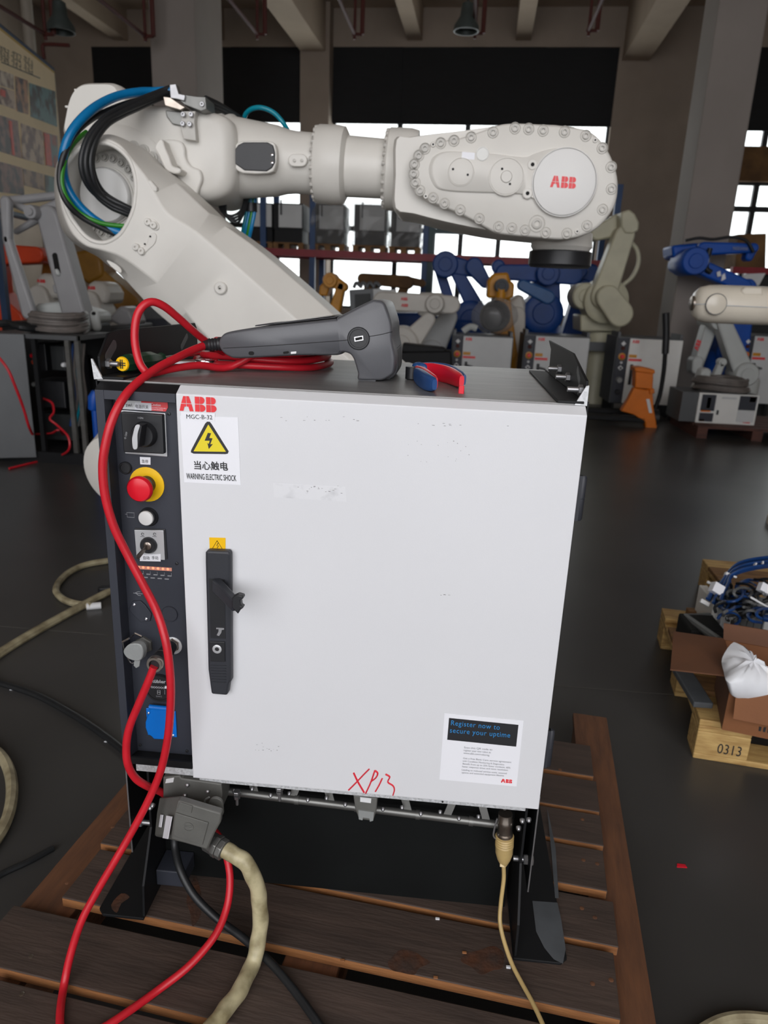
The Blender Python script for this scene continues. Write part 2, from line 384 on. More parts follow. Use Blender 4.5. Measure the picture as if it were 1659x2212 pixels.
# sprinkler pipes, lamps
for i, (u, v, y0) in enumerate(((98, 74, 8.0), (314, 78, 8.6), (556, 74, 9.5), (766, 74, 9.8), (1026, 72, 9.5), (1272, 66, 9.5))):
    p = aty(u, v, y0); g = G()
    g.tube([V((p.x-.25, 1.5, p.z+.02)), V((p.x, y0, p.z))], .022, 8); g.cyl(p-V((0, 0, .06)), V((p.x, y0, CEIL-.01)), .02, n=8)
    q = p+V((.1, 0, 0)); g.cyl(q, V((q.x, y0, CEIL-.01)), .03, n=8); g.cyl(p, q, .02, n=8); g.sphere(p, .035, 6)
    solo(g, 'sprinkler_pipe', 'pipe_red', ['dark red pipe drop in the top left corner', 'dark red pipe drop left of the grey column', 'dark red pipe drop right of the grey column', 'dark red pipe drop above the middle flange of the arm', 'dark red pipe drop beside the hanging lamp', 'rightmost dark red pipe drop under the ceiling'][i], 'pipe', p, 'sprinkler pipes under the ceiling')
p = aty(92, 100, 8.); q = aty(150, 98, 8.); r = aty(96, 128, 8.)
g = G(); g.tube(smoothpath([r, p, p+V((.06, 0, .02)), q], 4), .02, 8); solo(g, 'branch_pipe', 'pipe_red', 'short bent red branch pipe above the poster board', 'pipe', p)
for i, (u, v, y) in enumerate(((131, 52, 8.), (1008, 52, 9.))):
    p = aty(u, v, y); k = pxm(y); t = thing('hanging_lamp', ['grey bell lamp hanging above the poster board', 'grey bell lamp hanging above the wrist of the arm'][i], 'lamp', p, 'high bay lamps')
    g = G(); g.lathe([(.02, .24), (.07, .21), (.085, .08), (.15, -.02), (.155, -.08), (.14, -.08), (.125, -.03)], p, (0, 0, 1), 20); put(g, 'lamp_shade', 'lamp_grey', t)
    g = G(); g.cyl(p+V((0, 0, .22)), V((p.x, p.y, CEIL-.01)), .012, n=6); put(g, 'lamp_rod', 'frame_dark', t)
p = aty(66, 110, 9.2); g = G(); g.cyl((p.x, 9.2, 0), (p.x, 9.2, CEIL-.01), .07, n=14)
solo(g, 'drain_pipe', 'white_pipe', 'pale drain pipe in the upper left corner', 'pipe', (p.x, 9.2, 0))
# ================================================================== THE CONTROLLER CABINET
ZD, ZT, XD0, XW = .44, 1.112, .1235, .725
cab = thing('robot_controller', 'large light grey robot controller cabinet with black control panel on wooden pallet', 'controller', (.3625, .27, .14))
YF = V((0, -1, 0))
def yz(g, x0, x1, prof): return g.loft([[V((x, y, z)) for y, z in prof] for x in (x0, x1)])
g = G(); g.box(.002, .723, .0355, .52, .442, 1.1215); put(g, 'body', 'galvanised', cab, smooth=0)
g = G(); g.box(-.006, .7275, .022, .525, 1.122, 1.1252); put(g, 'top_plate', 'top_steel', cab, smooth=0, bevel=.0008)
for s, x in ((0, -.008), (1, .7275)):
    g = G(); g.box(x, x+.002, .022, .5, .245, 1.128); put(g, 'side_plate', 'black_steel', cab, smooth=0)
    g = G(); g.box(x-.0002, x+.0022, .0205, .0222, .245, .45); put(g, 'side_plate_edge', 'zinc', cab, smooth=0)
# folded front ears of the top plate
for pts in (((196, 775), (199, 775), (222, 819), (203, 819)), ((1267, 834), (1273, 833), (1268, 877), (1241, 875))):
    g = G(); g.slab([aty(u, v, .019) for u, v in pts], (0, .003, 0)); put(g, 'front_ear', 'galvanised', cab, smooth=0)
# door
g = G(); yz(g, XD0+.001, XW, [(0, ZD), (0, ZT), (.019, 1.1225), (.0245, 1.1225), (.0245, ZD)]); door = put(g, 'door', 'door_paint', cab, smooth=0, bevel=.0012)
g = G(); g.box(.135, .704, .004, .026, .4315, .4398); put(g, 'door_lip', 'galvanised', cab, smooth=0)
g = G(); g.box(.021, XD0, .003, .03, .4418, .4572); put(g, 'panel_lip', 'galvanised', cab, smooth=0)
for a, b in (((1259, 1027), (1254, 1124)), ((1193, 1576), (1188, 1655))):
    p, q = aty(*a, .012), aty(*b, .012); p.x = q.x = XW+.0075
    g = G(); g.lathe([(.004, 0), (.006, .003), (.006, (p-q).length*.49), (.0052, (p-q).length*.495), (.0052, (p-q).length*.505), (.006, (p-q).length*.51), (.006, (p-q).length-.003), (.004, (p-q).length)], q, (0, 0, 1), 14)
    g.box(XW-.001, XW+.006, .006, .016, q.z, p.z); put(g, 'hinge', 'handle_black', cab)
# control panel frame and plate
PY = .03
g = G(); g.box(0, .0135, 0, PY+.004, .4575, ZT); put(g, 'panel_frame', 'panel_dark', cab, smooth=0, bevel=.0006)
g = G(); g.box(.0135, XD0, 0, PY+.004, 1.0982, ZT); put(g, 'panel_header', 'panel_dark', cab, smooth=0, bevel=.0006)
g = G(); yz(g, 0, XD0, [(0, ZT), (.021, 1.1222), (.03, 1.1222), (.03, ZT)]); put(g, 'panel_cap', 'black_steel', cab, smooth=0)
g = G(); yz(g, .0135, XD0, [(0, .4575), (0, .471), (.003, .472), (PY, .464), (PY, .4575)]); put(g, 'panel_sill', 'black_steel', cab, smooth=0)
g = G(); g.box(.0135, XD0, PY, PY+.004, .4575, 1.0985); put(g, 'control_panel', 'panel_dark', cab, smooth=0)
def pl(pts, y): return [aty(u, v, y) for u, v in pts]
def plate(name, m, pts, y, th, parent=cab, bevel=0., smooth=0): g = G(); g.slab(pl(pts, y), (0, th, 0)); return put(g, name, m, parent, smooth=smooth, bevel=bevel)
def disc(name, m, uv, y, rpx, h, parent=cab, prof=None, n=32, ax=YF, smooth=38):
    r = rpx*.00069; g = G(); g.lathe([(r*a, h*b) for a, b in (prof or [(1, 0), (1, .85), (.94, 1)])], aty(*uv, y), ax, n); return put(g, name, m, parent, smooth=smooth)
def mmpx(u, v, y): return (aty(u, v-8, y)-aty(u, v+8, y)).length/16
def txt(s, a, b, cap, y, m, parent, name='lettering', bold=0., cjk=False, space=1.):
    p, q = aty(*a, y), aty(*b, y); k = mmpx(*a, y); up = V((0, 0, 1))
    return text(s, name, m, parent, p, q-p, up, cap*k/(.86 if cjk else .72), width=(q-p).length, bold=bold, space=space)
# strip label over the main switch
st = plate('switch_label', 'label_white', [(249, 863), (356, 868), (362, 872), (363, 880), (358, 889), (256, 883)], PY-.0006, .0006)
plate('caution_field', 'caution_red', [(305, 866), (362, 869), (363, 880), (358, 889), (326, 887), (326, 876), (305, 874)], PY-.0012, .0006, st)
plate('paper_patch', 'sticker_white', [(291, 869), (327, 871), (327, 887), (291, 885)], PY-.0018, .0005, st)
txt('Main swi', (247, 877), (285, 879), 9, PY-.0008, 'ink', st); txt('电源开关', (292, 881), (320, 883), 8, PY-.0021, 'ink', st, cjk=True)
txt('Caution', (326, 876), (347, 878), 6, PY-.0014, 'sticker_white', st); txt('DISCONNECT POWER SUPPLY', (327, 881), (360, 884), 2.6, PY-.0014, 'sticker_white', st); txt('BEFORE SERVICING', (327, 885), (352, 887), 2.6, PY-.0014, 'sticker_white', st)
# rotary main switch
sw = plate('main_switch', 'silver_plate', [(260, 886), (357, 893), (361, 987), (270, 980)], PY-.003, .003, bevel=.001)
sb = plate('switch_block', 'black_plastic', [(260, 890), (350, 896), (354, 981), (267, 977)], PY-.013, .0105, sw, bevel=.0015)
disc('switch_dial', 'black_plastic', (313, 938), PY-.013, 27, .012, sw, [(1.08, 0), (1.0, .3), (.97, .85), (.9, 1)])
g = G(); a, b = aty(297, 921, PY-.045), aty(292, 967, PY-.045)
g.loft([[a+V((-.004, .02, .002)), a+V((.007, .02, .002)), b+V((.006, .02, 0)), b+V((-.003, .02, 0))], [a+V((-.002, .001, .001)), a+V((.006, .001, .001)), b+V((.005, .001, 0)), b+V((-.0035, .001, 0))]]); put(g, 'switch_grip', 'black_plastic', sw, bevel=.001)
g = G(); g.slab(smoothpath([aty(u, v, PY-.046) for u, v in ((292, 920), (299, 917), (302, 921), (297, 938), (297, 965), (293, 971), (287, 968), (285, 950), (287, 938))], 3, True), (0, .0015, 0)); put(g, 'switch_grip_cap', 'silver_plate', sw, bevel=.0004)
txt('I ON', (298, 904), (309, 905), 4, PY-.0132, 'ink_light', sw); txt('O OFF', (272, 949), (276, 934), 4, PY-.0132, 'ink_light', sw)
for u, v in ((365, 894), (382, 1217), (303, 1609), (404, 1622)):
    disc('panel_screw', 'black_plastic', (u, v), PY, 4.2, .002, prof=[(1, 0), (.9, .8), (.4, 1), (.35, .4)], n=14)
# emergency stop
lb = plate('stop_label', 'sticker_white', [(302, 987), (325, 988), (325, 1004), (303, 1003)], PY-.0005, .0005); txt('急停', (306, 999), (320, 1000), 7, PY-.0007, 'ink', lb, cjk=True)
disc('blanking_button', 'black_plastic', (272, 1010), PY, 14.5, .005, prof=[(1, 0), (1, .7), (.86, 1), (.74, 1), (.7, .7)])
es = disc('emergency_stop', 'estop_yellow', (318, 1046), PY, 41, .002)
disc('stop_collar', 'black_plastic', (318, 1046), PY-.002, 20, .018, es, [(1, 0), (1, .5), (.9, .55), (.9, 1)])
disc('stop_button', 'estop_red', (306, 1054), PY-.018, 29, .014, es, [(.72, 0), (.95, .08), (1.02, .3), (1.02, .62), (.9, .86), (.6, .97), (.2, 1)], n=40)
wb = disc('motors_on_button', 'black_plastic', (322, 1116), PY, 22.5, .004, prof=[(1.02, 0), (1, .5), (.9, 1)]); disc('button_collar', 'black_plastic', (321, 1116), PY-.004, 18.5, .006, wb); disc('button_cap', 'button_white', (316, 1119), PY-.010, 17.5, .004, wb, [(1, 0), (1, .6), (.93, .9), (.8, 1)])
for q in ([(274, 1107), (290, 1108), (290, 1118), (275, 1117)],):
    P = pl(q, PY-.0004); g = G(); g.tube(P, .0006, 5, closed=True); g.tube([P[0]+V((-.003, 0, -.003)), P[0]+V((0, 0, -.003))], .0005, 5); put(g, 'cabinet_symbol', 'ink_grey', cab)
# key switch
ks = plate('key_switch', 'black_plastic', [(290, 1141), (357, 1143), (362, 1208), (296, 1206)], PY-.002, .002, bevel=.001)
plate('key_plate', 'silver_plate', [(290, 1145), (353, 1146), (356, 1210), (295, 1207)], PY-.0035, .0015, ks, bevel=.0006)
disc('key_bezel', 'black_plastic', (322, 1177), PY-.0035, 20, .008, ks, [(1, 0), (1, .4), (.86, 1), (.6, 1)]); disc('key_barrel', 'nickel', (319, 1179), PY-.0115, 9.5, .002, ks)
g = G(); a, b = aty(318, 1180, PY-.012), aty(299, 1202, PY-.034)
g.hull2(a, b, .0028, .0042, (a-b).cross(V((0, 0, 1))).normalized()*.0018); put(g, 'key', 'nickel', ks)
kl = plate('key_label', 'sticker_white', [(303, 1198), (347, 1197), (347, 1213), (302, 1212)], PY-.0045, .0005, ks); txt('自动  手动', (309, 1208), (341, 1208), 7, PY-.0048, 'ink', kl, cjk=True)
for u in (308, 334):
    g = G(); c = aty(u, 1154, PY-.0037); g.tube([c+V((math.cos(t*.8), 0, math.sin(t*.8)))*.0022 for t in range(8)], .0005, 5); g.tube([c+V((-.004, 0, -.004)), c+V((.003, 0, -.004))], .0004, 5); put(g, 'mode_symbol', 'ink', ks)
# led row
lr = plate('led_row', 'led_bar', [(292, 1222), (371, 1227), (371, 1234), (292, 1229)], PY-.0015, .0015)
for i in range(7):
    a = aty(299+i*10.6, 1225+i*.75, PY-.0016); g = G(); g.lathe([(.0022, 0), (.0018, .001), (.0006, .0016)], a, YF, 10); put(g, 'led', 'led_orange', lr)
g = G()
for i in range(5):
    for (du, dv, w) in ((0, 0, 8), (9, 8, 9)):
        a, b = aty(301+i*15.2+du, 1238+i*1.2+dv, PY-.0003), aty(301+i*15.2+du+w, 1238.5+i*1.2+dv, PY-.0003)
        if 301+i*15.2+du+w < 372: g.slab([a, b, b+V((0, 0, -.0018)), a+V((0, 0, -.0018))], (0, .0003, 0))
    a = aty(309+i*15.2, 1233+i*1.2, PY-.0003); g.slab([a, a+V((.0004, 0, 0)), a+V((.0004, 0, -.006)), a+V((0, 0, -.006))], (0, .0003, 0))
put(g, 'led_print', 'ink_grey', cab, smooth=0)['kind'] = 'stuff'
# usb symbol, covers
P = pl([(288, 1281), (308, 1283), (292, 1281), (298, 1278), (303, 1278.5)], PY-.0004); g = G(); g.tube(P[:2], .0005, 5); g.tube(P[2:], .0005, 5); P = pl([(294, 1282), (299, 1286), (304, 1286.5)], PY-.0004); g.tube(P, .0005, 5); put(g, 'usb_symbol', 'ink_grey', cab)
oc = plate('oval_cover', 'panel_dark', [(286, 1299), (303, 1298), (313, 1307), (327, 1326), (324, 1342), (304, 1344), (290, 1331), (278, 1317)], PY-.003, .003, bevel=.0008, smooth=30)
for q in ((290, 1306), (316, 1337)): disc('cover_screw', 'chrome', q, PY-.003, 4, .0018, oc, [(1, 0), (.9, .6), (.5, 1), (.4, .5)], 12)
disc('round_cover', 'panel_dark', (366.5, 1326), PY, 20.5, .003, prof=[(1, 0), (1, .7), (.95, 1), (.88, 1), (.86, .75)])
# service connector with its hinged lid hanging open
sc = disc('service_connector', 'cast_grey', (312, 1392), PY, 23, .006, prof=[(1, 0), (1, .8), (.9, 1)], n=6); disc('connector_socket', 'lid_grey', (306, 1396), PY-.006, 17, .018, sc, [(1, 0), (1, .5), (.9, .55), (.9, 1), (.7, 1), (.68, .2)], n=24)
g = G(); P = smoothpath(pl([(268, 1402), (281, 1391), (303, 1393), (309, 1412), (301, 1428), (278, 1424), (267, 1412)], PY-.04), 3, True); g.loft([P, [p+V((.001, .004, 0)) for p in P], [p+V((.003, .011, 0)) for p in P]]); put(g, 'hinged_lid', 'lid_grey', sc, bevel=.0015)
g = G(); g.slab(pl([(291, 1420), (303, 1424), (301, 1440), (294, 1444), (288, 1438)], PY-.036), (0, .003, 0)); put(g, 'lid_tab', 'lid_grey', sc, bevel=.001)
g = G(); g.tube(smoothpath(pl([(264, 1385), (270, 1408), (283, 1432), (297, 1425), (311, 1412)], PY-.03), 4), .0012, 6); g.tube(pl([(264, 1387), (279, 1379)], PY-.03), .0018, 6); g.tube(pl([(279, 1379), (292, 1368), (306, 1375)], PY-.02), .002, 6); put(g, 'lid_bail', 'chrome', sc)
# pendant socket
ps = disc('pendant_socket', 'silver_plate', (374, 1394), PY, 23, .002); disc('socket_nut', 'nickel', (373, 1393), PY-.002, 18, .006, ps, n=6); disc('socket_ring', 'nickel', (370, 1396), PY-.008, 15.5, .005, ps)
# hour meter
hm = disc('hour_meter', 'black_plastic', (346, 1484), PY, 38, .007, prof=[(1, 0), (1, .7), (.95, 1), (.84, 1), (.82, .8)], n=40)
hy = PY-.0062; txt('kübler', (327, 1474), (358, 1476), 7, hy, 'ink_light', hm, bold=.02); txt('000000', (326, 1486), (356, 1488), 4.5, hy, 'ink_light', hm); txt('QUARTZ', (337, 1505), (350, 1506), 3, hy, 'ink_grey', hm)
plate('counter_wheel', 'sticker_white', [(356, 1482), (362, 1482), (362, 1487.5), (356, 1487.5)], hy-.0004, .0004, hm)
g = G(); g.tube(pl([(340, 1491), (346, 1491.5), (346, 1500), (340, 1499.5)], hy-.0004), .0004, 5, closed=True); g.tube(pl([(340, 1495), (346, 1495.5)], hy-.0004), .0004, 5); g.tube(pl([(356, 1490), (356, 1500)], hy-.0004), .0003, 5); put(g, 'hourglass_symbol', 'ink_light', hm)
# blue power socket with flip lid
bs = plate('power_socket', 'socket_blue', [(315, 1530), (379, 1537), (382, 1593), (319, 1588)], PY-.003, .003, bevel=.001)
plate('socket_lid', 'socket_blue', [(324, 1528), (356, 1531), (363, 1545), (366, 1565), (363, 1585), (356, 1598), (332, 1597), (327, 1591), (319, 1586), (314, 1572), (314, 1561), (318, 1547), (324, 1540)], PY-.013, .01, bs, bevel=.0015, smooth=30)
g = G(); g.cyl(aty(323, 1527, PY-.009), aty(364, 1531, PY-.009), .0045, n=14); put(g, 'lid_hinge', 'socket_blue', bs)
for q in ((321, 1540), (374, 1588)): disc('socket_screw', 'chrome', q, PY-.003, 3.6, .0016, bs, [(1, 0), (.9, .6), (.5, 1), (.4, .5)], 12)
# door emblem and stickers
DY = -.0004
P = aty(388, 887, DY); emblem('emblem', 'logo_red', door, P, aty(468, 891, DY)-P, (0, 0, 1), (aty(400, 856, DY)-aty(400, 888, DY)).length, w=(aty(468, 891, DY)-P).length)
ws = plate('warning_sticker', 'sticker_white', [(389, 898), (514, 902), (520, 1048), (398, 1042)], DY-.0003, .0005, door)
plate('sign_border', 'ink', [(447, 911), (453, 911), (457, 916), (494, 975), (492, 980), (487, 981), (418, 980), (412, 977), (413, 972), (443, 915)], DY-.0006, .0003, ws)
plate('sign_field', 'sign_yellow', [(450, 917), (488, 976), (418, 975)], DY-.0009, .0003, ws)
plate('lightning_bolt', 'ink', [(449, 935), (456, 936), (452, 946), (459, 947), (454, 960), (460, 959), (451, 970), (448, 957), (451, 959), (453, 952), (442, 952)], DY-.0012, .0003, ws)
txt('当心触电', (418, 1012), (491, 1015), 17, DY-.0006, 'ink', ws, bold=.018, cjk=True); txt('WARNING ELECTRIC SHOCK', (403, 1034), (511, 1039), 12.5, DY-.0006, 'ink', ws, bold=.012)
ml = plate('number_label', 'sticker_white', [(390, 889), (464, 893), (464, 911), (391, 906)], DY-.0009, .0004, door); txt('MGC-B-32', (402, 904), (458, 906), 9.5, DY-.0011, 'ink', ml)
ys = plate('hazard_sticker', 'amber_yellow', [(452, 1161), (487, 1162), (487, 1192), (453, 1191)], DY-.0003, .0004, door)
g = G(); g.tube(pl([(469, 1168), (481, 1187), (458, 1186)], DY-.0006), .0007, 5, closed=True); g.tube(pl([(471, 1173), (468, 1179), (472, 1179), (469, 1184)], DY-.0006), .0005, 5); put(g, 'hazard_symbol', 'ink', ys)
rs = plate('service_sticker', 'sticker_white', [(960, 1541), (1131, 1557), (1116, 1699), (949, 1684)], DY-.0003, .0004, door)
plate('sticker_banner', 'print_black', [(970, 1551), (1120, 1566), (1115, 1613), (966, 1598)], DY-.0006, .0003, rs)
txt('Register now to', (973, 1566), (1078, 1576), 11, DY-.0009, 'print_blue', rs, space=1.1); txt('secure your uptime', (971, 1582), (1101, 1593), 11, DY-.0009, 'print_blue', rs, space=1.1)
def lines(rows, size):
    for s, a, b in rows: txt(s, a, b, size, DY-.0006, 'ink_grey', rs)
lines([('Scan this QR code to', (1002, 1616), (1063, 1621)), ('register your new robot at:', (1001, 1622), (1060, 1627)), ('www.abb.com/roboreg', (1001, 1628), (1057, 1633))], 4)
lines([('Get a free Basic Care service agreement', (1000, 1639), (1104, 1648)), ('with Condition Monitoring & Diagnostics', (999, 1645), (1089, 1653)), ('Benefit from up to 25% fewer incidents, 60%', (999, 1651), (1102, 1660)), ('faster response times and issue resolution', (998, 1657), (1097, 1665)), ('Leading to reduced service costs, secured', (997, 1664), (1094, 1672)), ('uptime and extended equipment lifetime', (997, 1670), (1088, 1677))], 3.6)
P = aty(1082, 1690, DY-.0004); emblem('emblem', 'logo_red', rs, P, aty(1106, 1692, DY)-P, (0, 0, 1), .0072, w=(aty(1106, 1692, DY)-P).length, lift=.0004)
# red marker scrawl
for st_ in ([(764, 1669), (773, 1688), (787, 1712)], [(798, 1661), (785, 1674), (768, 1692), (753, 1707)], [(810, 1664), (801, 1690), (790, 1714)], [(810, 1664), (816, 1670), (812, 1680), (801, 1689)], [(826, 1681), (819, 1696), (811, 1710)], [(833, 1672), (842, 1678), (838, 1689), (849, 1697), (852, 1706), (849, 1718)]):
    g = G(); g.tube(smoothpath([aty(u, v, -.0003) for u, v in st_], 5), .0019, 6, flat=.5); put(g, 'marker_stroke', 'marker_red', door)
# tape residue, scuffs
plate('tape_residue', 'smudge', [(590, 1044), (745, 1052), (748, 1084), (592, 1074)], -.0003, .0003, door)
g = G(); random.seed(5)
for c, su, sv, nn in (((950, 975), 70, 25, 16), ((575, 1612), 26, 10, 12), ((680, 905), 90, 6, 10), ((1000, 915), 100, 6, 8), ((690, 1058), 50, 8, 16), ((955, 1286), 14, 2, 4)):
    for _ in range(nn):
        u, v = c[0]+random.uniform(-su, su), c[1]+random.uniform(-sv, sv); a = aty(u, v, -.0002); L = random.uniform(.0008, .004 if sv < 12 else .0015)
        g.slab([a, a+V((L, 0, random.uniform(-.0006, .0006))), a+V((L, 0, .0006)), a+V((0, 0, .0006))], (0, -.0002, 0))
put(g, 'scuff_marks', 'scratch', door, smooth=0)['kind'] = 'stuff'
disc('plug_hole', 'black_hole', (956, 1732), -.0002, 2.6, .0004, door, n=12)
# swing handle
hd = plate('door_handle', 'handle_black', [(445, 1190), (492, 1192), (497, 1196), (499, 1472), (495, 1478), (491, 1503), (456, 1500), (449, 1448), (443, 1216), (443, 1194)], -.016, .016, cab, bevel=.004)
plate('handle_channel', 'black_plastic', [(451, 1250), (485, 1252), (487, 1380), (455, 1378)], -.0168, .001, hd)
plate('lock_block', 'black_plastic', [(452, 1386), (485, 1387), (486, 1430), (455, 1429)], -.0185, .003, hd, bevel=.0008)
disc('lock_cylinder', 'silver_plate', (469, 1402), -.0185, 11, .0015, hd, [(1, 0), (1, .7), (.9, 1), (.5, 1), (.45, .4)]); disc('keyhole', 'ink', (469, 1402), -.0196, 5, .0006, hd, n=12)
for i in range(7):
    plate('grip_rib', 'handle_black', [(454.5+i*.4, 1437+i*6), (488, 1438+i*6), (488, 1439.5+i*6), (454.5+i*.4, 1438.5+i*6)], -.0172, .0015, hd)
plate('latch_tongue', 'chrome', [(467, 1356), (484, 1357), (484, 1360), (479, 1361), (478, 1367), (473, 1374), (468, 1372), (472, 1364), (472, 1359), (467, 1359)], -.0175, .001, hd)
g = G(); a, b = aty(467, 1262, -.016), aty(510, 1308, -.075); n = V((0, 0, 1)); d = (b-a).normalized(); s = d.cross(n).normalized(); u2 = s.cross(d).normalized()
g.loft([[a+s*i*.0075+u2*j*.011 for i, j in ((-1, -1), (1, -1), (1, 1), (-1, 1))], [a+(b-a)*.45+s*i*.0065+u2*j*.0105 for i, j in ((-1, -1), (1, -1), (1, 1), (-1, 1))], [b+s*i*.006+u2*j*.0095 for i, j in ((-1, -1), (1, -1), (1, 1), (-1, 1))]]); put(g, 'handle_lever', 'handle_black', hd, bevel=.0025, smooth=30)
g = G(); g.slab(pl([(501, 1291), (513, 1285), (524, 1288), (526, 1293), (519, 1297), (520, 1309), (526, 1313), (518, 1319), (514, 1327), (500, 1312)], -.08), (0, .012, 0)); put(g, 'lever_catch', 'black_plastic', hd, bevel=.0015)
# lifting brackets on the top plate
def bracket(xv, xin, prof, slots, lab, bolts, base):
    g = G(); P = [V((xv, y, z)) for y, z in prof]; g.slab(P, (.004, 0, 0)); br = put(g, 'lifting_bracket', 'black_steel', cab, bevel=.001)
    g = G(); g.slab([V((x, y, 1.1254)) for x, y in base], (0, 0, .004)); put(g, 'bracket_base', 'black_steel', br, bevel=.001)
    for c, q, rr in slots:
        g = G(); g.hull2(V((xv+.002, c[0], c[1])), V((xv+.002, q[0], q[1])), rr, rr, (.0048, 0, 0)); put(g, 'lifting_slot', 'ctl_side', br)
    for y, z, s in bolts:
        g = G(); g.hexa(V((xv+(.004 if s > 0 else 0), y, z)), (s, 0, 0), .0078, .0065); g.cyl(V((xv+.002, y, z)), V((xv+s*.022, y, z)), .004, n=12); g.hexa(V((xv-s*.001, y, z)), (-s, 0, 0), .009, .006); put(g, 'bolt', 'zinc', br)
p = [atx(u, v, .722) for u, v in ((1185, 735), (1237, 763), (1272, 830))]
bracket(.722, .685, [(.026, 1.129), (.024, 1.158), (p[1].y, p[1].z), (p[0].y, p[0].z), (p[0].y-.045, 1.175), (p[0].y-.05, 1.129)], [((.1, 1.166), (.075, 1.152), .006)], '', [(.262, 1.152, -1), (.165, 1.148, -1), (.042, 1.143, -1)], [(.722, .018), (.684, .02), (.690, .46), (.722, .45)])
p = [atx(u, v, .0) for u, v in ((235, 720), (258, 712), (425, 697), (430, 715), (428, 760))]
bracket(-.004, .03, [(.026, 1.129), (.024, 1.158), (p[0].y, p[0].z), (p[1].y, p[1].z), (p[2].y-.01, p[2].z), (p[2].y, p[2].z-.01), (p[4].y, 1.129)], [((.05, 1.156), (.075, 1.172), .008), ((.37, 1.150), (.40, 1.168), .006)], '', [(.047, 1.146, 1)], [(-.004, .02), (.036, .022), (.03, .46), (-.004, .46)])
# feet, skirt plate and bolted side flanges under the cabinet
g = G(); g.box(.03, .70, .085, .088, .1415, .442); put(g, 'skirt_plate', 'skirt_black', cab, smooth=0)
for sgn, x0, x1, xv in ((-1, -.06, .03, .027), (1, .707, .803, .709)):
    g = G(); g.loft([[V((x, y, z)) for x, y in ((x0+(.012 if sgn < 0 else 0), -.03), (x1-(.012 if sgn > 0 else 0), -.03), (x1, -.018), (x1, .52), (x0, .52), (x0, -.018))] for z in (.1405, .1465)]); ft = put(g, 'foot', 'black_steel', cab, smooth=0, bevel=.0012)
    g = G(); g.slab([V((xv, y, z)) for y, z in ((-.026, .1465), (-.02, .21), (.028, .3), (.03, .438), (.5, .438), (.5, .1465))], (.004, 0, 0)); put(g, 'foot_web', 'black_steel', ft, smooth=0)
    yb, zb_ = .05, .29
    xs_ = -.004 if sgn < 0 else .7265
    g = G(); g.hexa(V((xs_, yb, zb_)), (-sgn, 0, 0), .009, .008); g.cyl(V((xs_, yb, zb_)), V((xs_-sgn*.026, yb, zb_)), .005, n=12); g.hexa(V((xs_+sgn*.004, yb, zb_)), (sgn, 0, 0), .0095, .006); put(g, 'foot_bolt', 'zinc', ft)
    if sgn > 0:
        g = G(); g.slab([atz(u, v, .1468) for u, v in ((1150, 1946), (1204, 1950), (1212, 1985), (1222, 2050), (1216, 2082), (1196, 2072), (1176, 2048), (1158, 2012))], (0, 0, .0002)); put(g, 'worn_patch', 'worn_grey', ft, smooth=0)
        g = G(); g.slab([atz(u, v, .1468) for u, v in ((1182, 1745), (1200, 1830), (1207, 1940), (1199, 1940), (1192, 1850))], (0, 0, .0002)); put(g, 'worn_patch', 'worn_grey', ft, smooth=0)
    else:
        g = G(); P = atz(350, 1865, .2); g.box(.032, .088, .03, .084, .165, .2); put(g, 'foot_step', 'panel_dark', ft, smooth=0, bevel=.002)
        g = G(); g.slab(smoothpath([atz(u, v, .1468) for u, v in ((240, 1955), (262, 1930), (280, 1938), (262, 1952), (252, 1972))], 3, True), (0, 0, .0002)); put(g, 'rust_patch', 'rust', ft, smooth=0)
# connector plate, rail, small screws below the door
g = G(); g.box(.05, .70, .03, .085, .4195, .432); put(g, 'connector_plate', 'rail_grey', cab, smooth=0, bevel=.001)
a, b = aty(484, 1708, .05), aty(1078, 1781, .05)
g = G(); g.tube([a, b], .0075, 12)
for t in (.27, .49, .71, .9): p = a.lerp(b, t); g.cyl(p-(b-a).normalized()*.004, p+(b-a).normalized()*.004, .0088, n=12)
put(g, 'gland_rail', 'rail_grey', cab)
for i in range(14):
    p = a.lerp(b, .04+i*.068)+V((0, -.004, .0085+.009*(i % 2))); g = G(); g.lathe([(.0036, 0), (.0034, .004), (.002, .0058)], p, (0, -.6, -.35), 10); put(g, 'rail_screw', 'zinc', cab)
for i in range(7):
    p = a.lerp(b, .1+i*.14); g = G(); d = .014*(1 if i % 2 else -1); g.slab([p+V((0, 0, .005)), p+V((.014, 0, .005)), p+V((.014+d, .01, .046)), p+V((d, .01, .046))], (0, .003, 0)); put(g, 'rail_web', 'rail_grey', cab, smooth=0)
g = G(); g.slab(pl([(763, 1718), (815, 1725), (813, 1752), (806, 1774), (775, 1770), (767, 1748)], .02), (0, .04, 0)); sk = put(g, 'signal_socket', 'cast_grey', cab, bevel=.002)
g = G(); g.slab(pl([(774, 1750), (808, 1755), (806, 1773), (799, 1775), (798, 1768), (784, 1766), (783, 1772), (775, 1770)], .018), (0, .002, 0)); put(g, 'socket_clip', 'lid_grey', sk, smooth=0)
g = G(); g.slab(pl([(778, 1722), (802, 1725), (801, 1735), (778, 1732)], .0195), (0, .0005, 0)); put(g, 'socket_tag', 'label_white', sk, smooth=0)
for u, v in ((512, 1718), (604, 1709)):
    p = aty(u, v, .02); g = G(); g.hexa(p, (0, 0, -1), .0058, .007); g.hexa(p+V((0, 0, .003)), (0, 0, 1), .0072, .006); g.cyl(p, p+V((0, 0, -.02)), .0028, n=8); put(g, 'earth_stud', 'zinc', cab)
for u, v in ((1090, 1741), (1142, 1768), (1120, 1786), (1128, 1770), (326, 1742), (331, 1737)):
    p = aty(u, v, .03); g = G(); g.lathe([(.0048, 0), (.0045, .004), (.0025, .007)], p, (0, -.7, -.3), 10); put(g, 'plate_screw', 'zinc', cab)
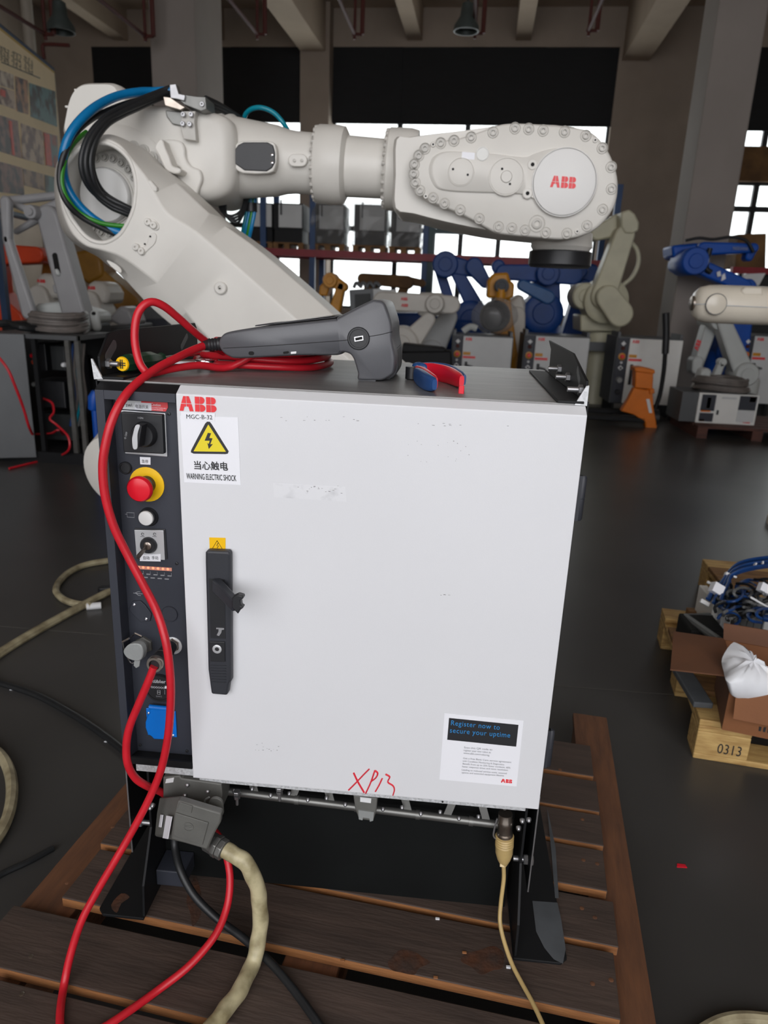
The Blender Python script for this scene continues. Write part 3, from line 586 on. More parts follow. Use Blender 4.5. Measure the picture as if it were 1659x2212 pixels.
hb = G(); hb.slab(pl([(352, 1679), (388, 1676), (392, 1682), (478, 1694), (480, 1716), (478, 1752), (352, 1726)], .0), (0, .05, 0)); hb = put(hb, 'socket_housing', 'cast_grey', cab, bevel=.002)
g = G(); g.slab(pl([(359, 1683), (376, 1680), (374, 1690), (357, 1692)], -.0008), (0, .0008, 0)); put(g, 'housing_tag', 'label_white', hb, smooth=0)
for u, v in ((405, 1695), (449, 1709), (400, 1717)):
    p = aty(u, v, -.001); g = G(); g.lathe([(.004, 0), (.0038, .003), (.0018, .005)], p, YF, 10); put(g, 'housing_screw', 'zinc', hb)
# ================================================================== THINGS ON AND AROUND THE CABINET
# ---- teach pendant standing on its edge on the top plate
TP = .162
pen = thing('teach_pendant', 'grey handheld teach pendant with USB port lying on the cabinet top', 'pendant', V((.38, TP+.1, 1.126)))
OUT = [(470, 742), (478, 724), (497, 716), (553, 707), (600, 702), (720, 689), (727, 686), (796, 651), (812, 648), (829, 653), (838, 672), (847, 702), (848, 735), (855, 772), (852, 800), (846, 811), (826, 822), (812, 823), (774, 822), (772, 808), (770, 800), (762, 775), (752, 764), (737, 762), (727, 768), (640, 769), (520, 775), (495, 772), (478, 760)]
def inset(P, d):
    c = sum(P, V())/len(P); n = len(P); R = []
    for i, p in enumerate(P):
        t = (P[(i+1) % n]-P[i-1]); nn = V((t.z, 0, -t.x)); nn = nn.normalized() if nn.length > 1e-9 else V()
        R.append(p+nn*d)
    return R
base = smoothpath([aty(u, v, TP) for u, v in OUT], 3, True)
area = sum(base[i].x*base[(i+1) % len(base)].z-base[(i+1) % len(base)].x*base[i].z for i in range(len(base)))
sg = 1 if area < 0 else -1
g = G(); L = []
for y, d in ((0, .0044), (.0016, .0025), (.0045, .0009), (.010, 0), (.174, 0), (.1795, .0009), (.1824, .0025), (.184, .0044)):
    L.append([p+V((0, y, 0)) for p in inset(base, sg*d)])
g.loft(L); body = put(g, 'pendant_body', 'pendant_grey', pen, smooth=50)
def pp(pts, dy=0.): return [aty(u, v, TP+dy) for u, v in pts]
g = G(); g.tube(smoothpath(pp([(482, 752), (560, 748), (650, 742), (745, 735), (757, 733)], -.0003), 4), .0006, 5); g.tube(smoothpath(pp([(796, 727), (825, 722), (848, 716)], -.0003), 4), .0006, 5); put(g, 'shell_seam', 'black_plastic', body)
c = aty(775, 731, TP+.002); r = 24*.00077
g = G(); g.lathe([(r, 0), (r, .004), (r*.93, .0052), (r*.8, .0052), (r*.78, .003)], c, YF, 32); up_ = put(g, 'usb_cap_ring', 'black_plastic', pen)
g = G(); g.slab([aty(u, v, TP-.0035) for u, v in ((765, 728), (784, 725), (785, 735), (766, 738))], (0, .002, 0)); put(g, 'usb_shell', 'chrome', up_, smooth=0)
g = G(); g.slab([aty(u, v, TP-.0042) for u, v in ((767, 730), (782, 727), (783, 733), (768, 736))], (0, .001, 0)); put(g, 'usb_slot', 'black_hole', up_, smooth=0)
a, b = aty(775, 819, TP+.001), aty(811, 821, TP+.001)
g = G(); g.tube([a+V((0, .012, -.002)), b+V((0, .012, -.002))], .0095, 14); put(g, 'hand_strap_loop', 'pendant_rubber', pen)
g = G(); P = smoothpath([aty(u, v, TP+.05) for u, v in ((846, 735), (857, 752), (861, 785), (856, 808), (838, 822), (822, 824), (835, 790))], 3, True); g.loft([[p for p in P], [p+V((0, .1, 0)) for p in P]]); put(g, 'grip_pad', 'pendant_rubber', pen, bevel=.004)
g = G(); P = pp([(545, 706), (722, 687)]); z = V((0, 0, .002)); g.loft([[P[0]+V((0, .016, 0)), P[1]+V((0, .016, 0)), P[1]+V((0, .165, 0)), P[0]+V((0, .165, 0))], [P[0]+V((0, .018, 0))+z, P[1]+V((0, .018, 0))+z, P[1]+V((0, .163, 0))+z, P[0]+V((0, .163, 0))+z]]); put(g, 'screen_bezel', 'pendant_rubber', pen, smooth=0, bevel=.0008)
g = G(); g.slab([P[0]+V((.008, .026, .0022)), P[1]+V((-.008, .026, .0022)), P[1]+V((-.008, .155, .0022)), P[0]+V((.008, .155, .0022))], (0, 0, .0006)); put(g, 'touch_screen', 'screen_glass', pen, smooth=0)
g = G(); g.slab(pp([(628, 760), (640, 759), (640, 764), (628, 765)], -.0006), (0, .002, 0)); put(g, 'reset_pin', 'label_white', body, bevel=.0005)
g = G(); g.hull2(aty(614, 762, TP), aty(622, 761, TP), .0018, .0018, (0, .002, 0)); g.hull2(aty(541, 763, TP), aty(545, 763, TP), .003, .003, (0, .002, 0)); put(g, 'port_holes', 'black_hole', body)
a, b = aty(478, 743, TP+.02), aty(443, 746, TP+.02); d = (b-a).normalized()
g = G(); g.lathe([(.0115, 0), (.0115, .004)]+[(.0098 if i % 2 else .0112, .004+i*.0026) for i in range(8)]+[(.0085, .027), (.0085, .03)], a, d, 18); put(g, 'strain_relief', 'black_plastic', pen)
CR = .0066
def gp(u, v, y, r):                       # keep a cable point on top of the deck
    p = aty(u, v, y); return atz(u, v, .1405+r) if p.z < .1405+r else p
# ---- red pendant cable: from the grip, down the front, under the edge of the pallet and up to the socket
w1 = [(443, 746, TP+.02), (415, 757, .15), (380, 774, .105), (340, 795, .06), (300, 824, .018), (268, 858, -.012), (243, 905, -.03), (228, 960, -.038), (222, 1010, -.04), (227, 1070, -.04), (245, 1135, -.038), (272, 1192, -.034), (305, 1255, -.034), (338, 1320, -.036), (358, 1385, -.05), (367, 1450, -.055), (369, 1510, -.055), (363, 1590, -.052), (347, 1665, -.05), (320, 1730, -.055), (283, 1800, -.07), (245, 1865, -.09), (207, 1930, -.11), (176, 1990, -.13), (153, 2060, -.15), (138, 2130, -.165), (130, 2190, -.175), (134, 2230, -.18), (165, 2246, -.185), (215, 2225, -.19), (270, 2190, -.185), (340, 2140, -.165), (410, 2085, -.13), (465, 2020, -.09), (490, 1960, -.055), (497, 1905, -.03), (492, 1860, -.012), (478, 1815, .0), (445, 1780, .015), (400, 1750, .02), (352, 1713, .01), (318, 1698, -.02), (292, 1680, -.035), (276, 1650, -.045), (273, 1610, -.045), (280, 1570, -.045), (300, 1520, -.045), (318, 1478, -.046), (333, 1440, -.044)]
P = smoothpath([gp(*q, CR) for q in w1], 7)
pc = thing('pendant_cable', 'red cable looping from the pendant down over the black control panel', 'cable', P[-1])
g = G(); g.tube(P, CR, 12); put(g, 'sheath', 'red_cable', pc)
a, b = aty(369, 1397, PY-.011), aty(333, 1437, PY-.076); d = (b-a); n = d.length
g = G(); g.lathe([(.0108, 0), (.0108, n*.18), (.0122, n*.2), (.0122, n*.5), (.0112, n*.52), (.0112, n*.8), (.0128, n*.82), (.0132, n*.9), (.0124, n), (.0085, n), (.008, n*.93)], a, d, 24); pg = put(g, 'plug_barrel', 'black_plastic', pc)
g = G(); g.lathe([(.0128, n*.84), (.0136, n*.86), (.0136, n*.96), (.0125, n*1.005), (.009, n*1.005)], a, d, 24, cap=False); put(g, 'plug_nut', 'nickel', pg); g = G(); g.lathe([(.0125, n*.56), (.0128, n*.58), (.0125, n*.6)], a, d, 24, cap=False); put(g, 'plug_band', 'nickel', pg)
# ---- spare coil of the same cable on the cabinet top with one raised loop
C0 = V((.17, .345, 1.127)); pts = []
for k in range(4):
    for j in range(16):
        a = -2*math.pi*j/16+.5; rx, ry = .128-.010*k+.003*math.sin(5*a+k), .125-.012*k
        pts.append(C0+V((rx*math.cos(a)-.0+.004*k, ry*math.sin(a), CR+.0115*k+.002*math.sin(3*a+k))))
pts += [aty(430, 790, .19), aty(380, 800, .12), aty(330, 808, .075)]
pts = [p for p in pts]
loop = [aty(*q) for q in ((316, 804, .06), (300, 780, .06), (291, 735, .065), (294, 690, .07), (307, 663, .075), (328, 652, .085), (355, 662, .1), (385, 686, .125), (412, 710, .15), (440, 733, .185), (475, 757, .23), (520, 775, .27))]
pts = pts[:64]+[C0+V((.05, -.11, .05)), aty(500, 792, .2), aty(430, 789, .15), aty(370, 797, .1), aty(330, 806, .07)]+loop
g = G(); g.tube(smoothpath(pts, 4), CR*.95, 10)
solo(g, 'cable_coil', 'red_cable', 'coiled red cable under the pendant with one raised loop', 'cable', C0)
# ---- cutting pliers
pz = 1.1255
pr = thing('pliers', 'small pliers with red and blue handles on the cabinet top', 'pliers', atz(930, 835, pz))
def grip(pts, m, name, r, hz, flat, lift, par=None):           # plump handle: closed oval section swept along the deck
    Q = smoothpath([atz(u, v, pz)+V((0, 0, hz*lift)) for u, v in pts], 5); n_ = len(Q); L = []
    for i, p in enumerate(Q):
        t = i/(n_-1); d = (Q[min(i+1, n_-1)]-Q[max(i-1, 0)]).normalized(); s_ = V((-d.y, d.x, 0)); k = r*(.72+.4*math.sin(math.pi*(.15+.8*t)))*(1 if 0 < i < n_-1 else .8)
        L.append([p+s_*k*flat*math.copysign(abs(math.cos(a))**.6, math.cos(a))+V((0, 0, hz*k/r*math.copysign(abs(math.sin(a))**.6, math.sin(a)))) for a in [2*math.pi*q/16 for q in range(16)]])
    g = G(); g.loft(L); return put(g, name, m, par or pr, smooth=60)
grip([(898, 824), (908, 833), (922, 843), (938, 849)], 'tool_blue', 'handle_front', .0085, .0125, .75, 1.0)
grip([(897, 820), (910, 827), (924, 837), (941, 846)], 'tool_red', 'handle_front_inlay', .0072, .0128, .6, 1.0)
grip([(905, 816), (935, 820), (968, 828), (996, 842)], 'tool_red', 'handle_rear', .009, .0135, .7, 1.0)
grip([(905, 814), (936, 816), (972, 822), (1002, 838)], 'tool_blue', 'handle_rear_rim', .008, .0130, .55, 1.0)
grip([(893, 818), (905, 817), (922, 819)], 'tool_blue', 'handle_neck', .009, .0130, .8, 1.05)
g = G(); q = atz(890, 820, pz); g.cyl(q+V((0, 0, .001)), q+V((0, 0, .022)), .012, n=18); put(g, 'pivot', 'black_plastic', pr, bevel=.001)
g = G(); q2 = atz(880, 814, pz); g.hull2(q+V((0, 0, .008)), q2+V((0, .012, .008)), .009, .004, (0, 0, .009)); put(g, 'jaws', 'nickel', pr, bevel=.001)
g = G(); e = atz(996, 846, pz+.008); g.box(e.x-.004, e.x+.004, e.y-.011, e.y-.006, e.z-.002, e.z+.010); put(g, 'handle_stop', 'tool_red', pr, bevel=.001)
# ---- screwdriver and wrench lying behind the cable
a, b = aty(264, 783, .055), aty(345, 781, .16); a.z = b.z = 1.1455; d = (b-a).normalized()
sd = thing('screwdriver', 'screwdriver with dark green handle and yellow end cap beside the raised loop', 'screwdriver', a)
g = G(); g.lathe([(.0105, 0), (.0115, .002), (.0115, .003)], a-d*.002, d, 20); put(g, 'end_cap', 'amber_yellow', sd)
g = G(); c_ = a-d*.0024; P4 = d.cross(V((0, 0, 1)))
for s in (-1, 1):
    for ax_ in (V((0, 0, 1)), P4): g.slab([c_+ax_*.007+(P4 if ax_.z else V((0, 0, 1)))*s*.0016*k for k in (.5, 1.5)]+[c_-ax_*.007+(P4 if ax_.z else V((0, 0, 1)))*s*.0016*k for k in (1.5, .5)], -d*.0003)
put(g, 'cap_print', 'ink', sd, smooth=0)
g = G(); g.lathe([(.0125, .001), (.0135, .004), (.0145, .02), (.0125, .035), (.0145, .055), (.014, .08), (.0085, .1), (.0105, .112), (.006, .116)], a, d, 8); put(g, 'handle', 'tool_green', sd, smooth=25)
g = G(); g.cyl(a+d*.114, a+d*.25, .0035, n=12); put(g, 'shaft', 'chrome', sd)
g = G(); a, b = aty(312, 763, .19), aty(425, 768, .23); a.z = b.z = 1.136; g.hull2(a, b, .011, .009, (0, 0, .008)); wr = thing('wrench', 'flat chrome wrench lying behind the screwdriver', 'wrench', a)
put(g, 'shank', 'chrome', wr, bevel=.002); g = G(); g.lathe([(.02, 0), (.021, .002), (.021, .008), (.02, .01), (.0115, .01), (.0115, 0), (.02, 0)], b+V((.016, .004, -.005)), (0, 0, 1), 20, cap=False); put(g, 'ring_end', 'chrome', wr)
# ---- heavy plug and its sleeved cable
a = aty(450, 1824, -.02)
hp = thing('robot_power_cable', 'grey rectangular plug with thick beige sleeved cable under the cabinet', 'cable', a)
FR = [(384, 1729), (478, 1757), (476, 1778), (463, 1801), (448, 1836), (368, 1813), (376, 1760)]
BK = [(344, 1722), (420, 1730), (440, 1752), (440, 1775), (424, 1826), (333, 1806), (338, 1755)]
g = G(); g.loft([pl(FR, -.075), [p+V((.0, .012, 0)) for p in pl(FR, -.072)], pl(BK, -.005)]); hood = put(g, 'plug_hood', 'cast_grey', hp, bevel=.003, smooth=30)
plate('hood_panel', 'cast_grey', [(379, 1756), (450, 1778), (437, 1826), (374, 1806)], -.0775, .0022, hood, bevel=.001)
plate('hood_panel', 'cast_grey', [(388, 1733), (416, 1742), (413, 1757), (383, 1748)], -.0768, .0015, hood, bevel=.0006)
c = aty(407, 1786, -.0777); g = G(); g.lathe([(.0088, 0), (.0088, .0008), (.0076, .0008), (.0076, 0)], c, YF, 28, cap=False)
for i in (-1, 0, 1): g.tube([c+V((-.008, -.0006, i*.0018)), c+V((.008, -.0006, i*.0018))], .0005, 5)
put(g, 'hood_emblem', 'cast_grey', hood)
def sideq(t0, t1, z0, z1):                                    # strip on the left flank of the hood
    A, B_ = pl([FR[0]], -.075)[0], pl([BK[0]], -.005)[0]; C_, D_ = pl([FR[5]], -.075)[0], pl([BK[5]], -.005)[0]
    f = lambda t, z: (A.lerp(B_, t)).lerp(C_.lerp(D_, t), z); n_ = (B_-A).cross(C_-A).normalized(); n_ = n_ if n_.x < 0 else -n_
    g = G(); g.slab([f(t0, z0), f(t1, z0), f(t1, z1), f(t0, z1)], n_*.0012); return g
put(sideq(.12, .42, .42, 1.0), 'hood_label', 'sticker_white', hood, smooth=0); put(sideq(.62, .76, .42, .74), 'hood_label', 'sticker_white', hood, smooth=0)
g = G(); g.hull2(aty(467, 1735, -.03), aty(470, 1752, -.03), .0125, .011, (0, .006, 0)); lv = put(g, 'locking_lever', 'cast_grey', hp, bevel=.001)
g = G(); g.tube(smoothpath([aty(u, v, -.045) for u, v in ((452, 1722), (443, 1728), (444, 1738), (456, 1752), (464, 1765))], 4), .0016, 6); put(g, 'lever_spring', 'rail_grey', lv)
p = aty(464, 1772, -.04); g = G(); g.hull2(p, p+V((0, 0, -.008)), .004, .003, (0, .008, 0)); put(g, 'lever_hook', 'cast_grey', lv, bevel=.0006)
T1 = [(448, 1815, -.045), (475, 1832, -.055), (505, 1845, -.06), (535, 1870, -.065), (555, 1915, -.065), (562, 1965, -.07), (560, 2020, -.08), (546, 2080, -.1), (520, 2135, -.13), (488, 2180, -.16), (455, 2222, -.19), (420, 2262, -.215)]
P = smoothpath([gp(*q, .0155) for q in T1]+[V((.12, -.34, .157)), V((.02, -.52, .12)), V((-.12, -.74, .03)), V((-.4, -1.0, .016)), V((-.9, -1.1, .016))], 10); d = P[12]-P[0]
g = G(); g.lathe([(.0175, 0), (.0175, .016), (.019, .018), (.019, .026)], P[0], d, 8); g.lathe([(.0165, .026), (.018, .027), (.018, .036), (.015, .038)], P[0], d, 8); put(g, 'cable_gland', 'rail_grey', hp, bevel=.001)
g = G(); n = len(P); L = []; u = None
for i, p in enumerate(P[10:]):
    t = (P[min(i+11, n-1)]-P[max(i+9, 0)]).normalized(); u = t.orthogonal().normalized() if u is None else (u-t*u.dot(t)).normalized(); v = t.cross(u)
    L.append([p+(u*math.cos(k*math.pi/9)+v*math.sin(k*math.pi/9))*(.0138+.0007*math.sin(k*math.pi/9+i*.45)+.0004*math.sin(2*k*math.pi/9-i*.7)) for k in range(18)])
g.loft(L); put(g, 'sleeve', 'beige_cable', hp)
# ---- black cable behind the plug
P = smoothpath([gp(*q, .0072) for q in ((377, 1800, .04), (378, 1830, .03), (390, 1880, .0), (420, 1935, -.02), (470, 1985, -.035), (530, 2030, -.06), (590, 2085, -.1), (640, 2145, -.14), (690, 2215, -.18), (720, 2262, -.2))]+[V((.47, -.38, .148)), V((.55, -.6, .03)), V((.5, -1.0, .009)), V((.3, -1.5, .009))], 7)
g = G(); g.tube(P, .0072, 12); solo(g, 'mains_cable', 'black_cable', 'black cable running from behind the grey plug across the slats', 'cable', P[-1])
# ---- round signal plug with thin tan cable
P = smoothpath([gp(*q, .004) for q in ((1088, 1870, .03), (1088, 1900, .025), (1082, 1950, .015), (1080, 1990, .0), (1088, 2030, -.02), (1105, 2080, -.05), (1128, 2125, -.08), (1150, 2165, -.11), (1172, 2212, -.145), (1190, 2260, -.17))]+[V((.80, -.32, .145)), V((.9, -.56, .02)), V((1.1, -.9, .006)), V((1.2, -1.4, .006))], 7)
sg_ = thing('signal_cable', 'thin tan cable hanging from a round plug at the right foot', 'cable', P[-1])
g = G(); g.tube(P, .0039, 10); put(g, 'sheath', 'tan_cable', sg_)
a, b = aty(1092, 1757, .035), aty(1088, 1868, .03); d = b-a; n = d.length
g = G(); g.lathe([(.0125, -.012*0), (.0125, n*.1), (.0135, n*.12), (.0135, n*.2), (.0125, n*.22), (.0125, n*.36), (.0145, n*.38), (.0145, n*.42)], a, d, 20); pb = put(g, 'plug', 'nickel', sg_)
g = G(); g.lathe([(.0145, n*.42)]+[(.0152 if i % 2 else .0166, n*(.43+.022*i)) for i in range(9)]+[(.0158, n*.66), (.0155, n*.76), (.012, n*.88), (.0075, n*.97), (.006, n)], a, d, 24); put(g, 'plug_boot', 'tan_cable', sg_)
g = G(); q = aty(1088, 1863, .03); g.cyl(q+V((0, 0, .004)), q-V((0, 0, .004)), .0068, n=14); g.box(q.x-.007, q.x, q.y-.008, q.y-.003, q.z-.003, q.z+.003); put(g, 'cable_tie', 'poster_cream', sg_)
g = G(); g.tube(smoothpath([aty(u, v, .03) for u, v in ((1074, 1768), (1068, 1790), (1066, 1806), (1074, 1814))], 3), .0016, 6); put(g, 'plug_chain', 'zinc', sg_)
# ================================================================== WOODEN PALLET
PA = -.118
pal = thing('wooden_pallet', 'dark stained wooden pallet carrying the cabinet', 'pallet', (.38, .2, 0), rz=PA)
def ploc(x, y): return tmat(pal).inverted() @ V((x, y, 0))
TOP, TH = .14, .021
fr = [-.575, -.43, -.295, -.155, -.02, .12, .25, .372, .505]       # local fronts of the deck slats
lo_ = ploc(-.114, -.001).y; shift = lo_-(-.155)
random.seed(3)
def slat(x0, x1, y0, y1, m='pallet_wood', z0=TOP-TH, z1=TOP):
    g = G(); g.box(x0, x1, y0, y1, z0, z1); o = put(g, 'slat', m, pal, local=True, smooth=0, bevel=.0018)
    g = G(); g.box(x0+.0015, x1-.0015, y0-.0008, y0+.0002, z0+.001, z1-.0018); put(g, 'slat_edge', 'pallet_edge', o, local=True, smooth=0)
    return o
xl, xr = ploc(-.145, .02).x, ploc(.915, .15).x
SL = []
for i, y in enumerate((-.46, -.31, -.155, -.012, .118, .245, .355, .485)):
    y += shift; wd = (.130, .118, .128, .105, .112, .098, .112, .13)[i]
    SL.append(slat(xl+random.uniform(-.008, .008)-(.07 if i == 1 else 0), xr+random.uniform(-.008, .006), y, y+wd))
for i, (x0, x1) in enumerate(((xl-.075, xl+.03), (.33-.05, .33+.05), (xr-.04, xr+.055))):
    g = G(); g.box(x0-(.33 if i == 1 else 0), x1-(.33 if i == 1 else 0), -.75, .70, TOP-TH-.02, TOP-TH-.0005); put(g, 'bearer_board', 'pallet_board', pal, local=True, smooth=0, bevel=.002)
    for y in (-.70, -.05, .60):
        g = G(); g.box(x0+.005-(.33 if i == 1 else 0), x1-.005-(.33 if i == 1 else 0), y, y+.09, .021, TOP-TH-.0205); put(g, 'block', 'pallet_board', pal, local=True, smooth=0, bevel=.002)
    g = G(); g.box(x0+.005-(.33 if i == 1 else 0), x1-.005-(.33 if i == 1 else 0), -.75, .70, 0, .0205); put(g, 'bottom_board', 'pallet_board', pal, local=True, smooth=0, bevel=.002)
for i, (u, v) in enumerate(((67, 2066), (47, 2147), (145, 1907), (233, 1890), (243, 1786), (1260, 1858), (1290, 1866), (1257, 1962), (1285, 1982), (1280, 2125), (1320, 2117), (1210, 1663), (1258, 1770))):
    p = atz(u, v, TOP); g = G(); g.lathe([(.0045, 0), (.0045, .0006), (.003, .0012)], p, (0, 0, 1), 9); put(g, 'nail', 'nickel' if i < 2 else 'pallet_board', pal)
for cu, cv, ru, rv, sd_ in ((420, 1950, 16, 50, 1), (880, 2080, 44, 26, 2), (1050, 2075, 48, 30, 3)):
    random.seed(sd_); g = G(); g.slab(smoothpath([atz(cu+ru*math.cos(t*.628)*random.uniform(.7, 1.15), cv+rv*math.sin(t*.628)*random.uniform(.7, 1.15), TOP+.0002) for t in range(10)], 4, True), (0, 0, .0003)); put(g, 'rust_stain', 'rust', pal, smooth=0)
for i, (u, v) in enumerate(((945, 1985), (1098, 2090), (1003, 2058), (740, 2076), (941, 2112))):
    p = atz(u, v, TOP); g = G(); g.box(p.x-.004, p.x+.004, p.y-.003, p.y+.002, TOP, TOP+.0025+.001*(i % 2)); put(g, 'paint_chip', 'plastic_bag' if i < 2 else 'pallet_edge', pal, bevel=.0008)
# ================================================================== THE LARGE WHITE ROBOT BEHIND THE CABINET
A0, A1, A2 = 1.45, 1.53, 1.70        # lower arm: face, shoulder edge, back
FY = 1.90                            # depth of the forearm axis
RB = thing('industrial_robot', 'large white industrial robot arm reaching across behind the cabinet', 'robot', (.12, 1.85, 0))
def rp(pts, y): return [aty(u, v, y) for u, v in pts]
# lower arm: outline of the flat face, outline of the rounded flank
face = [(214, 304), (236, 302), (262, 316), (290, 350), (316, 384), (333, 416), (363, 462), (424, 501), (530, 592), (640, 690), (770, 805), (640, 900), (441, 720), (380, 646), (299, 580), (258, 553), (222, 541), (186, 531), (158, 506), (140, 470), (129, 430), (127, 388), (134, 352), (152, 325), (182, 308)]
side = [(214, 292), (242, 291), (276, 305), (316, 342), (350, 368), (383, 396), (420, 430), (468, 474), (572, 550), (735, 692), (880, 825), (680, 965), (440, 760), (330, 668), (262, 596), (232, 572), (208, 553), (172, 534), (142, 508), (126, 472), (119, 432), (117, 388), (124, 348), (146, 316), (178, 297)]
hole = [(220, 308), (240, 312), (262, 326), (280, 347), (289, 372), (293, 398), (292, 424), (289, 446), (284, 462), (277, 478), (268, 494), (258, 507), (243, 518), (228, 524), (212, 524), (196, 519), (180, 507), (163, 486), (148, 462), (138, 432), (135, 402), (138, 374), (149, 345), (169, 322), (196, 310)]
F, Sd, Hh = rp(face, A0), rp(side, A1), rp(hole, A0-.001)
def dens(P, n=60):                   # resample a closed outline evenly
    Q = smoothpath(P, 6, True); L = [0]
    for a, b in zip(Q, Q[1:]+Q[:1]): L.append(L[-1]+(b-a).length)
    out = []; j = 0
    for i in range(n):
        t = L[-1]*i/n
        while L[j+1] < t: j += 1
        f = (t-L[j])/max(1e-9, L[j+1]-L[j]); out.append(Q[j].lerp(Q[(j+1) % len(Q)], f))
    return out
g = G()
sf = [p for p in smoothpath(F, 4, True)]; ss = [p for p in smoothpath(Sd, 4, True)]
g.loft([sf, ss, [p+V((0, A2-A1, 0)) for p in ss]], cap=False)
# face with the cable opening: bridge hole to outline
hh = dens(Hh, 100); of = sf
vo = [g.b.verts.new(p) for p in of]; vh = [g.b.verts.new(p) for p in hh]; vb = [g.b.verts.new(p+V((0, .125, 0))) for p in hh]
eo = [g.b.edges.new((vo[i], vo[(i+1) % len(vo)])) for i in range(len(vo))]; eh = [g.b.edges.new((vh[i], vh[(i+1) % 100])) for i in range(100)]
bmesh.ops.triangle_fill(g.b, use_beauty=True, use_dissolve=False, edges=eo+eh)
for i in range(100): g.face((vh[i], vh[(i+1) % 100], vb[(i+1) % 100], vb[i]))
la = put(g, 'lower_arm', 'robot_white', RB, smooth=40, bevel=.006, seg=3)
# rounded rim of the cable opening
g = G(); g.tube(dens([p+V((0, .004, 0)) for p in Hh], 90), .008, 8, closed=True); put(g, 'opening_rim', 'robot_white', la, smooth=60)
# elbow gear flange seen through the opening
c = aty(226, 422, A0+.10); R1 = .15
g = G(); g.lathe([(R1*1.1, -.03), (R1*1.1, .0), (R1*.64, .0), (R1*.63, .006), (R1*.5, .006)], c+V((0, .02, 0)), YF, 56); fl = put(g, 'elbow_flange', 'robot_white', RB)
g = G(); g.lathe([(R1*.6, 0), (R1*.6, .012), (R1*.56, .02), (.001, .022)], c+V((0, .012, 0)), YF, 48); put(g, 'elbow_cover', 'robot_white_smooth', fl)
for k in range(24):
    a = k*2*math.pi/24; g = G(); q = c+V((math.cos(a)*R1*.78, .0, math.sin(a)*R1*.82)); g.lathe([(.0145, 0), (.0145, .005), (.012, .005), (.012, .001), (.0095, .001), (.0095, .011), (.0055, .011), (.005, .004)], q+V((0, .02, 0)), YF, 14); put(g, 'flange_bolt', 'bolt_paint', fl)
# details on the arm face
for pts, z in (((( 322, 390), (330, 391), (343, 406), (344, 415), (334, 417), (322, 404), (318, 394)), .02),):
    g = G(); g.slab(rp(pts, A0+.02), (0, -.018, 0)); put(g, 'casting_pad', 'robot_white', la, bevel=.004)
g = G(); g.slab(smoothpath(rp([(316, 478), (328, 472), (341, 482), (343, 494), (334, 498), (320, 487)], A0-.004), 3, True), (0, .006, 0)); put(g, 'mount_pad', 'robot_white', la, bevel=.002)
g = G(); g.slab(smoothpath(rp([(304, 536), (316, 530), (322, 508), (332, 502), (338, 510), (334, 526), (322, 538), (310, 548)], A0-.004), 3, True), (0, .006, 0)); put(g, 'mount_pad', 'robot_white', la, bevel=.002)
for u, v, r in ((322, 480, .012), (334, 487, .012), (296, 534, .012), (308, 543, .012), (478, 622, .021)):
    g = G(); g.lathe([(r, 0), (r, .012), (r*.85, .015), (r*.35, .015), (r*.3, .008)], aty(u, v, A0+.002), YF, 20); put(g, 'boss', 'robot_white', la)
for u, v in ((325, 511), (313, 527), (475, 623)):
    g = G(); g.lathe([(.003, 0), (.003, .0022)], aty(u, v, A0-.0165 if u > 400 else A0-.004), YF, 10); put(g, 'tapped_hole', 'black_hole', la)
g = G(); g.slab(smoothpath([aty(u, v, A1-.055) for u, v in ((231, 562), (252, 572), (262, 584), (258, 589), (240, 575))], 3, True), (0, .006, 0)); put(g, 'flank_recess', 'robot_white', la)
# upper arm housing: motor hump, casting, neck ring
HB, HE = 1.76, 2.16
hump = [(146, 300), (148, 262), (157, 222), (170, 198), (190, 185), (226, 183), (256, 184), (270, 194), (282, 215), (300, 236), (300, 330), (180, 340)]
g = G(); P0 = smoothpath(rp(hump, HB+.06), 3, True); c0 = sum(P0, V())/len(P0)
g.loft([[c0+(p-c0)*.86-V((0, .05, 0)) for p in P0], [c0+(p-c0)*.97-V((0, .03, 0)) for p in P0], P0, [p+V((0, .3, 0)) for p in P0]]); hm_ = put(g, 'motor_housing', 'robot_white', RB, smooth=45)
for u, v in ((180, 196), (160, 232), (188, 200)):
    p = aty(u, v, HB+.03); g = G(); g.box(p.x-.03, p.x+.02, p.y-.01, p.y+.02, p.z-.004, p.z+.004); put(g, 'housing_ridge', 'robot_white', hm_, bevel=.002)
cast = [(240, 262), (300, 232), (352, 230), (420, 238), (470, 246), (500, 262), (512, 300), (512, 380), (500, 415), (470, 432), (440, 436), (415, 420), (400, 395), (380, 392), (340, 420), (280, 440), (230, 420)]
g = G(); P0 = smoothpath(rp(cast, HB), 3, True); c0 = aty(380, 330, HB)
g.loft([[c0+(p-c0)*.80-V((0, .05, 0)) for p in P0], [c0+(p-c0)*.95-V((0, .03, 0)) for p in P0], P0, [p+V((0, .30, 0)) for p in P0]]); uc = put(g, 'upper_arm_casting', 'robot_white', RB, smooth=45)
